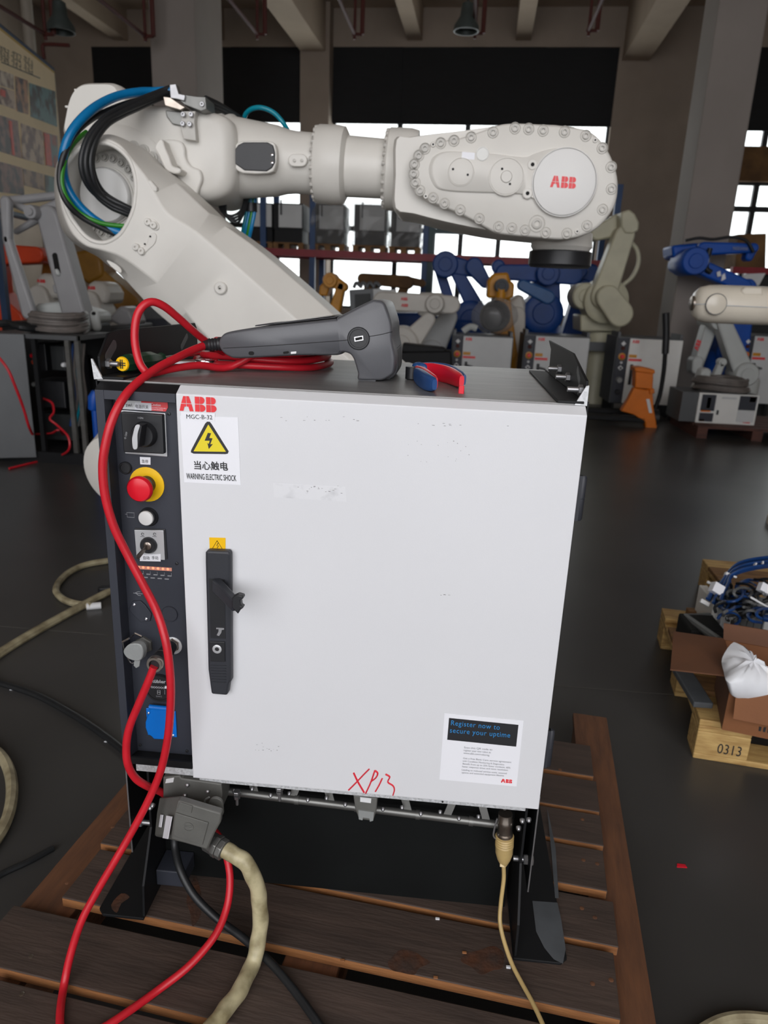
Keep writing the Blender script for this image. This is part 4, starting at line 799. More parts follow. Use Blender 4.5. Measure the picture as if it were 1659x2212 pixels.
# ribs and bolted bearing ring in front of the casting
for k in range(5):
    g = G(); u, v = ((291, 318), (313, 326), (331, 341), (346, 360), (357, 376))[k]; q = aty(u, v, HB-.06); g.lathe([(.02, 0), (.02, .012), (.013, .013), (.013, .022), (.007, .022), (.006, .012)], q, YF, 14); put(g, 'bearing_bolt', 'bolt_paint', uc)
g = G(); g.lathe([(.20, -.02), (.20, .02), (.185, .03), (.11, .03)], aty(264, 402, HB-.035), YF, 48); put(g, 'bearing_ring', 'robot_white', uc)
rib = [(344, 300), (352, 304), (356, 318), (366, 340), (372, 358), (390, 364), (387, 374), (372, 374), (356, 364), (344, 338), (334, 318)]
g = G(); g.slab(smoothpath(rp(rib, HB-.13), 3, True), (0, .12, 0)); put(g, 'cast_rib', 'robot_white', uc, bevel=.008, seg=3)
rib2 = [(352, 302), (386, 303), (398, 318), (400, 340), (412, 358), (430, 366), (436, 386), (430, 405), (420, 430), (404, 410), (372, 386), (392, 368), (374, 352), (362, 326)]
g = G(); g.slab(smoothpath(rp(rib2, HB-.07), 3, True), (0, .08, 0)); put(g, 'cast_web', 'robot_white', uc, bevel=.01, seg=3)
# forearm barrel along the axis
K = pxm(FY)*1.03
ax0, ax1 = aty(475, 340, FY), aty(1000, 378, FY); AX = (ax1-ax0).normalized(); AX.y = 0; AX.normalize()
def along(u): return ax0+AX*((aty(u, 340+(u-475)*.072, FY)-ax0).dot(AX))
def barrel(prof, name, m='robot_white', par=RB, n=56):
    g = G(); o = along(prof[0][0]); g.lathe([(r*K, (along(u)-o).dot(AX)) for u, r in prof], o, AX, n); return put(g, name, m, par)
barrel([(452, 86), (462, 92), (484, 92), (494, 87), (498, 78)], 'elbow_collar')
fb = barrel([(494, 80), (506, 80), (512, 76), (600, 66), (622, 60), (640, 58), (690, 57)], 'forearm_barrel')
f1 = barrel([(686, 70), (690, 73), (728, 74), (744, 72), (750, 62), (752, 56)], 'wrist_flange')
barrel([(748, 57), (842, 55)], 'wrist_neck')
f2 = barrel([(836, 72), (840, 76), (884, 77), (900, 74)], 'wrist_flange')
up = V((0, 0, 1))
def ringbolts(u, r, par, n=26):
    o = along(u); s = AX.cross(V((0, 0, 1))).normalized(); w_ = s.cross(AX)
    for k in range(n):
        a = k*2*math.pi/n; d = s*math.cos(a)+w_*math.sin(a)
        if d.y > .35: continue
        g = G(); g.bolt(o+d*r*K, -AX, .0085, .012); put(g, 'ring_bolt', 'bolt_paint', par)
ringbolts(688, 67, f1); ringbolts(838, 70, f2)
for u, v, par in ((698, 298, f1), (690, 402, f1), (853, 317, f2), (843, 417, f2)):
    pass
# black inspection cover on the barrel
cy = FY-80*K
g = G(); g.slab(smoothpath(rp([(492, 337), (510, 312), (524, 304), (580, 304), (594, 312), (598, 337), (594, 362), (580, 374), (524, 374), (506, 360)], cy), 2, True), (0, .05, 0)); cv = put(g, 'cover_frame', 'robot_white', fb, bevel=.004)
g = G(); g.slab(rp([(497, 337), (514, 313), (526, 307), (578, 307), (590, 314), (594, 330), (594, 350), (588, 362), (576, 370), (528, 368), (508, 354)], cy-.004), (0, .006, 0)); put(g, 'inspection_cover', 'black_plastic', cv, bevel=.003)
for u, v in ((500, 335), (588, 335), (588, 352)):
    g = G(); g.lathe([(.006, 0), (.006, .003), (.003, .005)], aty(u, v, cy-.004), YF, 12); put(g, 'cover_screw', 'chrome', cv)
g = G(); g.hull2(aty(636, 347, FY-61*K), aty(652, 347, FY-61*K), .021, .021, (0, .02, 0)); np_ = put(g, 'name_pad', 'robot_white', fb, bevel=.003)
for u in (636, 652):
    g = G(); g.lathe([(.006, 0), (.006, .003), (.003, .004)], aty(u, 347, FY-61*K-.01), YF, 12); put(g, 'pad_screw', 'bolt_paint', np_)
# wrist housing and cover
WY = FY-.27
wb_ = [(880, 297), (930, 290), (985, 284), (1060, 274), (1110, 268), (1240, 275), (1300, 310), (1325, 370), (1330, 420), (1300, 480), (1230, 514), (1120, 508), (1050, 500), (960, 482), (890, 464), (850, 452), (850, 380), (852, 302)]
P0 = smoothpath(rp(wb_, WY+.06), 3, True); c0 = aty(1060, 395, WY)
g = G(); g.loft([[c0+(p-c0)*.97-V((0, .02, 0)) for p in P0], P0, [p+V((0, .3, 0)) for p in P0], [c0+V((0, .4, 0))+(p-c0)*.9 for p in P0]]); wh = put(g, 'wrist_housing', 'robot_white', RB, smooth=45)
cvp = [(893, 385), (898, 350), (916, 322), (942, 307), (985, 301), (1040, 284), (1075, 271), (1110, 267), (1160, 269), (1230, 275), (1272, 284), (1302, 310), (1324, 350), (1334, 392), (1330, 436), (1312, 470), (1284, 497), (1250, 512), (1210, 518), (1160, 514), (1080, 506), (1050, 493), (1000, 466), (950, 445), (920, 432), (902, 412)]
C0_ = smoothpath(rp(cvp, WY), 4, True); c0 = aty(1100, 395, WY)
g = G(); g.loft([[c0+(p-c0)*.955-V((0, .012, 0)) for p in C0_], [c0+(p-c0)*.985-V((0, .008, 0)) for p in C0_], C0_, [p+V((0, .1, 0)) for p in C0_]]); wc = put(g, 'wrist_cover', 'robot_white', RB, smooth=50)
W2 = WY-.012
BO = [(350, 300), (450, 265), (535, 250), (645, 228), (785, 196), (925, 170), (1013, 175), (1105, 185), (1242, 193), (1378, 218), (1483, 297), (1540, 418), (1542, 558), (1485, 690), (1385, 793), (1257, 842), (1121, 838), (990, 822), (905, 808), (820, 800), (697, 748), (575, 693), (475, 652), (402, 615), (318, 568), (288, 518), (278, 460), (283, 400), (310, 345)]
for X_, Y_ in BO+[(1065, 780)]:
    r = .0225 if (X_, Y_) == (1065, 780) else .0145; g = G(); g.lathe([(r*1.32, 0), (r*1.26, .004), (r*1.12, .005), (r*1.07, .0005), (r*.78, .0005), (r*.78, .0075), (r*.7, .0085), (r*.42, .0085), (r*.38, .002)], aty(800+X_/2.9625, 220+Y_/2.9625, WY-.0095), YF, 16); put(g, 'cover_bolt', 'bolt_paint', wc)
for X_, Y_ in ((402, 275), (1437, 247), (1322, 830), (355, 605), (1037, 403), (1005, 587)):
    r = .0085 if X_ not in (1037, 1005) else .017; q = aty(800+X_/2.9625, 220+Y_/2.9625, WY-.0095-(.010 if r > .01 else 0)); g = G(); g.lathe([(r, 0), (r, .005), (r*.85, .007), (r*.4, .007)], q, YF, 16); o = put(g, 'cover_boss', 'robot_white', wc)
    g = G(); g.lathe([(r*.38, .0), (r*.38, .0075)], q, YF, 10); put(g, 'boss_hole', 'black_hole', o)
pla = [(926, 372), (932, 344), (950, 330), (980, 327), (1060, 332), (1130, 340), (1155, 332), (1190, 322), (1230, 320), (1262, 332), (1283, 358), (1288, 392), (1282, 428), (1262, 452), (1232, 463), (1198, 458), (1170, 442), (1140, 424), (1100, 418), (1020, 416), (960, 412), (938, 402)]
P0 = smoothpath(rp(pla, W2), 4, True); c0 = aty(1100, 385, W2)
g = G(); g.loft([[c0+(p-c0)*.94-V((0, .012, 0)) for p in P0], [c0+(p-c0)*.97-V((0, .010, 0)) for p in P0], [c0+(p-c0)*1.0 for p in P0], [c0+(p-c0)*1.03+V((0, .004, 0)) for p in P0]]); pt_ = put(g, 'cover_plateau', 'robot_white', wc, smooth=60)
W3 = W2-.012
def cap(X_, Y_, rpx, h, name, m='robot_white', prof=None):
    r = rpx/2.9625*pxm(W3)*1.0; g = G(); g.lathe([(r*a, h*b) for a, b in (prof or [(1.07, 0), (1.06, 1.1), (1.025, 1.2), (1.02, .05), (.985, .05), (.98, 1.1), (.95, 1.3)])], aty(800+X_/2.9625, 220+Y_/2.9625, W3), YF, 48); return put(g, name, m, wc)
cap(580, 450, 76, .003, 'plug_cap'); cap(870, 480, 101, .003, 'plug_cap'); cap(870, 480, 33, .006, 'plug_cap'); cap(717, 333, 36, .003, 'oil_sight', 'ctl_light', [(1.1, -.5), (1.1, .6), (.95, 1), (.9, .5)])
big = cap(1240, 517, 188, .010, 'emblem_cap', 'robot_white_smooth', [(1.035, -.5), (1.035, .6), (1.012, .65), (1.01, .05), (.992, .05), (.985, .9), (.95, 1)])
for X_, Y_ in ((529, 432), (623, 468), (843, 430), (893, 527)):
    g = G(); g.lathe([(.004, 0), (.004, .0045)], aty(800+X_/2.9625, 220+Y_/2.9625, W3), YF, 10); put(g, 'spanner_hole', 'black_hole', wc)
ey = W3-.0105; p = aty(1188, 404, ey); emblem('emblem', 'logo_red', big, p, aty(1243, 408, ey)-p, (0, 0, 1), (aty(1215, 381, ey)-aty(1215, 406, ey)).length, w=(aty(1243, 408, ey)-p).length)
g = G(); g.slab(rp([(998, 328), (1026, 330), (1025, 345), (997, 343)], W3-.0008), (0, .001, 0)); put(g, 'data_label', 'sticker_white', wc, smooth=0)
# tool flange under the wrist
p = aty(1214, 516, FY+.02); g = G(); g.lathe([(.11, -.02), (.115, .03), (.105, .045)], p, (0, 0, -1), 40); tf = put(g, 'tool_joint', 'robot_white', RB)
p2 = p-V((0, 0, .045)); g = G(); g.lathe([(.112, 0), (.118, .004), (.118, .05), (.11, .058), (.06, .06)], p2, (0, 0, -1), 44); put(g, 'tool_flange', 'black_plastic', RB)
for k in range(16):
    a = k*math.pi/8; g = G(); g.bolt(p-V((-math.cos(a)*.1, -math.sin(a)*.1, .036)), (0, 0, -1), .007, .008); put(g, 'flange_bolt', 'bolt_paint', tf)
# shoulder, turret, balancer and base (mostly behind the cabinet)
sh = aty(850, 915, 1.58); g = G(); g.lathe([(.17, -.12), (.19, -.08), (.19, .14), (.17, .18), (.1, .2)], sh+V((0, .18, 0)), YF, 48); put(g, 'shoulder_gear', 'robot_white', RB)
g = G(); g.hull2(sh+V((0, .35, 0)), V((-.05, sh.y+.35, .5)), .18, .24, (0, .34, 0)); g.lathe([(.42, .30), (.42, .48), (.36, .6), (.3, .68)], (.12, 1.85, 0), (0, 0, 1), 40); put(g, 'turret', 'robot_white', RB, bevel=.02)
c = aty(332, 978, 1.75); g = G(); g.lathe([(.06, -.27), (.135, -.25), (.165, -.17), (.17, .1), (.15, .2), (.05, .24)], c, (.25, .95, .1), 36); put(g, 'balancer', 'robot_white', RB)
g = G(); g.tube([c+V((.1, .05, 0)), V((.05, 1.85, .6))], .1, 20); put(g, 'balancer_yoke', 'robot_white', RB)
g = G(); g.lathe([(.50, 0), (.5, .05), (.40, .1), (.36, .32)], (.12, 1.85, 0), (0, 0, 1), 40); put(g, 'base', 'robot_white', RB)
# cable clamp on the elbow
def cbox(pts, y, th, m, name, bev=.003): g = G(); g.slab(rp(pts, y), (0, th, 0)); return put(g, name, m, RB, bevel=bev)
cl = cbox([(357, 238), (380, 240), (418, 243), (404, 275), (372, 268), (360, 252)], 1.70, .08, 'rail_grey', 'cable_clamp')
for pts, y, th, m in (([(366, 182), (380, 181), (386, 202), (400, 205), (398, 218), (382, 214), (368, 212)], 1.66, .03, 'zinc'), ([(384, 202), (424, 208), (444, 209), (446, 236), (434, 240), (398, 226), (384, 214)], 1.67, .1, 'rail_grey'), ([(392, 240), (422, 240), (420, 262), (424, 304), (396, 300), (390, 276)], 1.68, .04, 'bolt_paint'), ([(352, 208), (368, 210), (388, 224), (400, 232), (390, 238), (356, 228)], 1.665, .09, 'nickel')):
    g = G(); g.slab(rp(pts, y), (0, th, 0)); put(g, 'clamp_plate', m, cl, bevel=.002)
for u, v in ((397, 248), (414, 248), (396, 268), (411, 269), (379, 193), (438, 226)):
    g = G(); g.bolt(aty(u, v, 1.675), YF, .0085, .01); put(g, 'clamp_bolt', 'zinc', cl)
# dress pack cables
def cab_(pts, r, m, name='dress_cable'): g = G(); g.tube(smoothpath([aty(*q) for q in pts], 7), r, 10); return put(g, name, m, RB)
cab_([(372, 196, 1.72), (335, 198, 1.70), (300, 199, 1.66), (250, 209, 1.58), (200, 236, 1.48), (160, 277, 1.42), (140, 320, 1.40), (136, 362, 1.41), (143, 398, 1.42), (160, 430, 1.43), (190, 463, 1.45), (229, 490, 1.47), (262, 504, 1.48), (300, 524, 1.52)], .0145, 'blue_hose', 'air_hose')
cab_([(300, 216, 1.68), (260, 228, 1.62), (210, 250, 1.52), (170, 280, 1.44), (144, 320, 1.40), (130, 365, 1.385), (131, 405, 1.38), (146, 440, 1.39), (175, 468, 1.42), (215, 490, 1.45), (270, 515, 1.49)], .0095, 'black_cable')
cab_([(186, 285, 1.56), (162, 306, 1.48), (146, 332, 1.42), (136, 364, 1.39), (134, 398, 1.38), (146, 430, 1.39), (170, 458, 1.42), (205, 477, 1.44), (240, 486, 1.46), (300, 490, 1.49)], .0075, 'green_cable', 'earth_cable')
for k in range(8):
    a = k*2.4; o1_, o2_ = math.cos(a)*(4 if k < 2 else 13), math.sin(a)*(3 if k < 2 else 9); dy = .022*math.sin(a*1.7)
    cab_([(372+o1_*.3, 196+o2_*.9, 1.72), (342, 206+o2_*.9, 1.69+dy), (304+o1_*.2, 223+o2_, 1.62+dy), (262+o1_*.4, 242+o2_, 1.54+dy), (226+o1_*.7, 264+o2_*.8, 1.47+dy), (200+o1_*.9, 300+o2_*.5, 1.42+dy), (188+o1_, 345, 1.40+dy), (194+o1_, 385+o2_*.4, 1.41+dy), (212+o1_*.8, 416+o2_*.7, 1.44+dy), (240+o1_*.5, 438+o2_, 1.46+dy*.8), (268, 452+o2_*.9, 1.475+dy*.5), (304, 468+o2_*.8, 1.50)], .0088, 'black_cable')
for k in range(3): cab_([(444, 214+k*8, 1.74), (470, 226+k*7, 1.80), (500, 244+k*5, 1.9), (535, 268, 2.02)], .012, 'black_cable')
cab_([(527, 270, 2.02), (530, 248, 2.0), (545, 235, 1.98), (567, 233, 1.97), (592, 244, 1.97), (612, 266, 1.97), (628, 292, 2.0)], .009, 'teal_hose', 'air_hose')
for k, (m, du) in enumerate((('teal_hose', -8), ('light_blue_hose', -3), ('green_cable', 3), ('light_blue_hose', 8))):
    cab_([(545+du*.5, 398, 1.98), (546+du*.6, 430, 1.98), (541+du, 460, 1.98), (534+du, 495, 1.98), (527+du*.9, 530, 2.0), (518+du, 570, 2.02)], .0085, m, 'air_hose')
g = G(); q = aty(542, 448, 1.98); g.cyl(q+V((0, 0, .016)), q-V((0, 0, .016)), .026, n=16); put(g, 'cable_tie', 'black_plastic', RB)
for k in range(4): cab_([(472+k*5, 428, 1.9), (478+k*4, 455+k*4, 1.88), (500+k*3, 466+k*5, 1.88), (522, 452+k*6, 1.9), (530+k*3, 420, 1.95)], .0045, 'black_cable', 'sensor_wire')
# ================================================================== BACKGROUND: helpers
class BG:
    def __init__(s, name, label, cat, u, y, group=None, v=900):
        p = aty(u, v, y); s.y = y; s.k = pxm(y); s.r = thing(name, label, cat, (p.x, y, 0), group); s.x = p.x
    def link(s, name, m, a, b, ra, rb, th, dy=0., bev=.02, par=None):
        y = s.y+dy; g = G(); g.hull2(aty(*a, y), aty(*b, y), ra*s.k, rb*s.k, (0, th, 0)); return put(g, name, m, par or s.r, bevel=bev)
    def joint(s, name, m, a, r, th, dy=0., par=None):
        g = G(); c = aty(*a, s.y+dy); R_ = r*s.k; g.lathe([(R_*.9, -th/2), (R_, -th/2+.02), (R_, th/2-.02), (R_*.9, th/2), (R_*.55, th/2), (R_*.5, th/2+.015)], c, YF, 28); return put(g, name, m, par or s.r)
    def tube(s, name, m, pts, r, dy=0., par=None, n=12):
        g = G(); g.tube(smoothpath([aty(u, v, s.y+dy) for u, v in pts], 5), r*s.k, n); return put(g, name, m, par or s.r)
    def poly(s, name, m, pts, th, dy=0., bev=.01, par=None, sm=0):
        g = G(); P = rp(pts, s.y+dy)
        if sm: P = smoothpath(P, sm, True)
        g.slab(P, (0, th, 0)); return put(g, name, m, par or s.r, bevel=bev)
    def post(s, name, m, u, v, r, dy=0., par=None, z0=0., flare=1.15):       # upright round pedestal from the floor to pixel height v
        p = aty(u, v, s.y+dy); R_ = r*s.k; g = G(); g.lathe([(R_*flare, z0), (R_*flare, z0+.04), (R_, z0+.1), (R_, p.z-.03), (R_*.92, p.z)], (p.x, s.y+dy, 0), (0, 0, 1), 24); return put(g, name, m, par or s.r)
    def mark(s, a, b, cap, dy=0., m='logo_red'):
        p, q = aty(*a, s.y+dy), aty(*b, s.y+dy); return emblem('emblem', m, s.r, p, q-p, (0, 0, 1), cap*s.k, lift=.004, w=(q-p).length)
def coil(name, label, m, c, r, nturn, cr, h, sx=1., cat='cable'):
    pts = []
    for k in range(nturn*14):
        a = 2*math.pi*k/14; rr = r*(1-.06*math.sin(k*.37)-.05*(k//14 % 3)); pts.append(V(c)+V((rr*math.cos(a)*sx, rr*math.sin(a), cr+h*(k/(nturn*14))+.5*cr*math.sin(k*.9))))
    g = G(); g.tube(smoothpath(pts, 2), cr, 7); return solo(g, name, m, label, cat, c)
# ---- controller cabinets standing in a row
def small_controller(label, u0, up_, u1, v0, v1, y, m='ctl_grey', door_bottom=None, side=True):
    s = BG('small_controller', label, 'controller', (u0+u1)/2, y, 'robot controllers in the background')
    a, b = aty(u0, v0, y), aty(u1, v0, y); zt_ = a.z; zb_ = aty(u0, v1, y).z; zb_ = max(zb_, .06); W_ = b.x-a.x; xp = a.x+W_*(up_-u0)/(u1-u0); xr_ = b.x
    g = G(); g.box(a.x-.01, xr_+.01, y+.03, y+.6, zb_, zt_); bo = put(g, 'body', 'ctl_side', s.r, smooth=0, bevel=.006)
    g = G(); g.box(xp+.004, xr_, y, y+.03, zb_+.01, zt_-.015); put(g, 'door', m, s.r, smooth=0, bevel=.005)
    g = G(); g.box(a.x, xp, y+.006, y+.03, zb_+.01, zt_-.015); cp = put(g, 'control_panel', 'panel_dark', s.r, smooth=0, bevel=.004)
    cx = (a.x+xp)/2; H_ = zt_-zb_
    def dd(z, r, h, mm, nm, n=18): g = G(); g.lathe([(r, 0), (r, h*.7), (r*.8, h)], (cx, y+.006, z), YF, n); put(g, nm, mm, cp)
    dd(zt_-H_*.10, .028, .01, 'label_white', 'switch_plate', 4); dd(zt_-H_*.17, .022, .02, 'pipe_red', 'main_switch'); dd(zt_-H_*.29, .040, .008, 'bot_yellow', 'stop_ring'); dd(zt_-H_*.29, .024, .04, 'logo_red', 'stop_button')
    dd(zt_-H_*.38, .014, .02, 'label_white', 'push_button'); dd(zt_-H_*.46, .03, .008, 'label_white', 'key_plate', 4); dd(zt_-H_*.46, .013, .02, 'black_plastic', 'key_switch'); dd(zt_-H_*.64, .035, .05, 'lid_grey', 'connector'); dd(zt_-H_*.82, .03, .03, 'black_plastic', 'hour_meter')
    g = G(); hx = xp+(xr_-xp)*.07; g.box(hx, hx+.03, y-.03, y+.002, zb_+H_*.30, zb_+H_*.60); g.hull2(V((hx+.015, y-.03, zb_+H_*.55)), V((hx+.09, y-.05, zb_+H_*.53)), .012, .012, (0, .02, 0)); put(g, 'door_handle', 'black_plastic', s.r, bevel=.004)
    g = G(); g.slab([V((xp+.01, y-.001, zt_-H_*f)) for f in ()] or [V((xp+.012, y-.002, zt_-H_*.30)), V((xp+.10, y-.002, zt_-H_*.30)), V((xp+.10, y-.002, zt_-H_*.255)), V((xp+.012, y-.002, zt_-H_*.255))], (0, .002, 0)); put(g, 'hazard_sticker', 'bot_yellow', s.r, smooth=0)
    g = G(); g.slab([V((xp+.012, y-.002, zt_-H_*.35)), V((xp+.16, y-.002, zt_-H_*.35)), V((xp+.16, y-.002, zt_-H_*.315)), V((xp+.012, y-.002, zt_-H_*.315))], (0, .002, 0)); put(g, 'notice_sticker', 'caution_red', s.r, smooth=0)
    emblem('emblem', 'logo_red', s.r, V((xp+.03, y-.001, zt_-.065)), (1, 0, 0), (0, 0, 1), .034, lift=.002)
    for x in (a.x+.03, xr_-.06):
        g = G(); g.box(x, x+.03, y+.06, y+.58, 0, zb_); put(g, 'foot', 'black_steel', s.r, smooth=0)
    for x in (a.x, xr_-.03):
        g = G(); g.box(x, x+.03, y+.04, y+.4, zt_, zt_+.05); put(g, 'lifting_lug', 'ctl_side', s.r, smooth=0)
    return s
small_controller('small controller under the plastic wrapped coil', 980, 1001, 1109, 722, 880, 7.7)
small_controller('small controller behind the right lifting bracket', 1136, 1158, 1276, 722, 880, 7.6)
small_controller('small controller behind the orange pallet jack', 1337, 1362, 1478, 727, 872, 7.5, 'ctl_light')
small_controller('small controller at the right edge beyond the ivory arm', 1607, 1632, 1700, 722, 872, 7.9)
# ---- plastic wrapped coil on the first controller
s = BG('wrapped_coil', 'dark cable coil in clear plastic on a small controller', 'cable', 1066, 8.0)
p = aty(1066, 716, 8.0); s.r.location = (p.x, 8.0, aty(1066, 722, 7.7).z)
zc = aty(1066, 722, 7.7).z
g = G()
for k in range(6): g.tube([V((p.x+(.17-.012*k)*math.cos(t*.35), 7.95+k*.03, zc+.20+(.17-.012*k)*math.sin(t*.35))) for t in range(18)], .016, 7, closed=True)
put(g, 'coil', 'black_cable', s.r)['kind'] = 'stuff'
g = G(); g.lathe([(.05, -.1), (.13, -.08), (.15, 0), (.13, .08), (.05, .1)], (p.x-.03, 8.05, zc+.17), (.2, 1, 0), 14); put(g, 'dark_core', 'black_plastic', s.r)  # black filler added so the middle of the coil looks dark
random.seed(8); g = G(); g.sphere((p.x, 8.03, zc+.2), .22, 12, (1.25, .8, .95))
for v_ in g.b.verts: v_.co += V((random.uniform(-.015, .015), random.uniform(-.015, .015), random.uniform(-.015, .015)))
put(g, 'plastic_wrap', 'wrap_clear', s.r, smooth=60)
g = G(); g.tube(smoothpath([aty(1030, 710, 7.85), aty(1016, 706, 7.85), aty(1000, 716, 7.85)], 4), .04, 8); put(g, 'wrap_tail', 'bot_light', s.r)
# ---- blue robots
s = BG('blue_robot', 'dark blue robot with raised elbow left of the yellow robot', 'robot', 985, 9.6, 'blue robots')
s.joint('elbow', 'bot_blue', (962, 572), 27, .36); s.link('upper_arm', 'bot_blue', (962, 570), (1030, 585), 20, 14, .26); s.link('lower_arm', 'bot_blue', (985, 585), (1040, 690), 13, 20, .24); s.link('parallel_rod', 'bot_blue', (950, 585), (972, 655), 11, 12, .14, .2); s.post('base', 'bot_blue', 1010, 690, 52); s.joint('shoulder', 'bot_blue', (1015, 690), 40, .5); s.link('wrist', 'bot_blue', (1024, 576), (1048, 610), 18, 12, .2, -.2)
s = BG('blue_robot', 'dark blue robot with long horizontal forearm behind the black tool flange', 'robot', 1170, 9.4, 'blue robots')
s.link('forearm', 'bot_blue', (1085, 588), (1235, 594), 15, 20, .3); s.joint('elbow', 'bot_blue', (1180, 592), 24, .42, -.1); s.link('wrist', 'bot_blue', (1076, 576), (1086, 596), 14, 12, .2); s.link('lower_arm', 'bot_steel_blue', (1128, 616), (1182, 642), 11, 14, .2, -.35); s.link('upper_link', 'bot_blue', (1180, 600), (1170, 690), 26, 40, .3, .1); s.joint('shoulder', 'bot_blue', (1168, 676), 42, .6, -.1); s.post('base', 'bot_blue', 1168, 700, 44, -.1)
s = BG('blue_robot', 'dark blue robot block between tool flange and cream robot', 'robot', 1262, 9.9, 'blue robots')
s.poly('elbow_block', 'bot_blue', [(1236, 574), (1262, 566), (1290, 572), (1296, 590), (1272, 640), (1244, 632)], .5, 0, .03); s.link('lower_arm', 'bot_blue', (1258, 620), (1236, 720), 16, 24, .3, .1); s.post('base', 'bot_blue', 1228, 720, 40, .1); s.link('forearm', 'bot_blue', (1250, 585), (1210, 580), 16, 13, .3, -.05)
s = BG('blue_robot', 'dark blue robot base low behind the white robots', 'robot', 895, 9.45, 'blue robots')
s.poly('base_casting', 'bot_blue', [(832, 676), (915, 676), (940, 700), (930, 745), (860, 735), (838, 720)], .5, 0, .04); s.post('base', 'bot_blue', 940, 700, 48, .2); s.joint('shoulder', 'bot_blue', (940, 722), 40, .5, .1)
# ---- yellow and ochre robots
s = BG('yellow_robot', 'yellow robot head hanging between the blue robots', 'robot', 1085, 8.55)
s.poly('head_block', 'bot_yellow', [(1066, 590), (1098, 588), (1102, 606), (1112, 612), (1110, 642), (1096, 648), (1052, 643), (1054, 606)], .4, 0, .03); s.tube('wrist_tube', 'bot_yellow', [(1083, 612), (1082, 640), (1079, 662)], 11, -.15); s.joint('collar', 'panel_dark', (1083, 618), 15, .2, -.1); s.link('arm', 'bot_yellow', (1084, 640), (1090, 760), 16, 26, .3, .25); s.post('base', 'bot_yellow', 1092, 760, 30, .25)
s = BG('yellow_robot', 'ochre robot left of the grey switch box', 'robot', 722, 9.0)
s.joint('elbow', 'bot_yellow', (716, 606), 16, .3); s.poly('wrist_block', 'bot_yellow', [(690, 618), (702, 606), (712, 620), (706, 640), (688, 638)], .3, 0, .02); s.link('lower_arm', 'bot_yellow', (738, 618), (722, 680), 9, 13, .2); s.link('forearm', 'bot_yellow', (716, 606), (742, 620), 14, 10, .2); s.post('base', 'bot_yellow', 720, 690, 22)
s = BG('ochre_robot', 'brown orange robot arm lying under the rack', 'robot', 840, 10.2)
s.link('forearm', 'crate_brown', (785, 602), (880, 610), 11, 14, .3); s.link('wrist', 'crate_brown', (880, 606), (866, 640), 9, 10, .2); s.link('lower_arm', 'crate_brown', (800, 608), (815, 680), 14, 20, .3, .2); s.post('base', 'crate_brown', 815, 690, 28, .2); s.link('wrist_end', 'crate_brown', (880, 606), (912, 612), 9, 8, .2, .1)
# ---- grey switch box and clutter near it
s = BG('switch_box', 'open grey switch box full of parts behind the pendant', 'box', 790, 8.4)
s.poly('shell', 'ctl_side', [(754, 626), (816, 622), (818, 700), (758, 704)], .5, 0, .01); s.poly('front_panel', 'ctl_grey', [(806, 624), (856, 626), (856, 690), (808, 690)], .02, -.02, .004); s.poly('inner_frame', 'frame_dark', [(766, 636), (800, 634), (802, 690), (768, 692)], .02, -.02, .004)
for k in range(4): s.tube('duct', 'ctl_side', [(764+k*14, 622), (770+k*14, 611), (780+k*14, 620)], 4, .2)
g = G(); g.box(s.x-.25, s.x+.25, 8.42, 8.9, 0, aty(790, 700, 8.4).z); put(g, 'pedestal', 'black_steel', s.r, smooth=0)
# ---- white robots lying in the middle
s = BG('white_robot', 'white robot with thick horizontal arm behind the pendant', 'robot', 880, 7.9, 'white robots in the middle')
s.link('forearm', 'bot_white', (828, 650), (975, 658), 20, 19, .34); s.poly('elbow_block', 'bot_white', [(905, 632), (955, 632), (962, 650), (960, 676), (930, 688), (902, 680)], .4, -.1, .03); s.joint('cap', 'bot_white', (940, 656), 20, .46, -.05)
s.link('lower_arm', 'bot_white', (926, 690), (880, 745), 15, 26, .26, -.1); s.joint('shoulder', 'bot_white', (868, 742), 38, .4, -.1); s.post('base', 'bot_white', 866, 760, 34, 0.); s.mark((866, 648), (880, 649), 6, -.19); s.mark((867, 662), (881, 663), 6, -.19)
s = BG('white_robot', 'dull grey white robot leg behind the thick white arm', 'robot', 950, 8.6, 'white robots in the middle')
s.link('lower_arm', 'ctl_grey', (968, 685), (930, 760), 20, 30, .3); s.post('base', 'ctl_grey', 930, 780, 34); s.joint('shoulder', 'ctl_grey', (932, 762), 30, .4)
s = BG('white_robot', 'tilted white robot casing above the wrapped coil', 'robot', 1118, 9.0, 'white robots in the middle')
s.poly('casing', 'bot_white', [(1082, 662), (1122, 634), (1132, 642), (1140, 676), (1122, 700), (1096, 706)], .36, 0, .04); s.link('arm', 'bot_white', (1115, 680), (1108, 780), 18, 24, .3, .1); s.post('base', 'bot_white', 1108, 790, 26, .1)
s = BG('black_machine', 'low black machine base behind the cabinet top', 'machine', 905, 7.2)
s.poly('frame', 'black_steel', [(850, 760), (975, 758), (980, 860), (850, 860)], .3, 0, .02); s.poly('arm', 'black_steel', [(870, 742), (960, 752), (966, 764), (868, 760)], .25, .02, .01); g = G(); g.box(s.x-.25, s.x+.3, 7.22, 7.5, 0, .5); put(g, 'leg', 'black_steel', s.r, smooth=0)
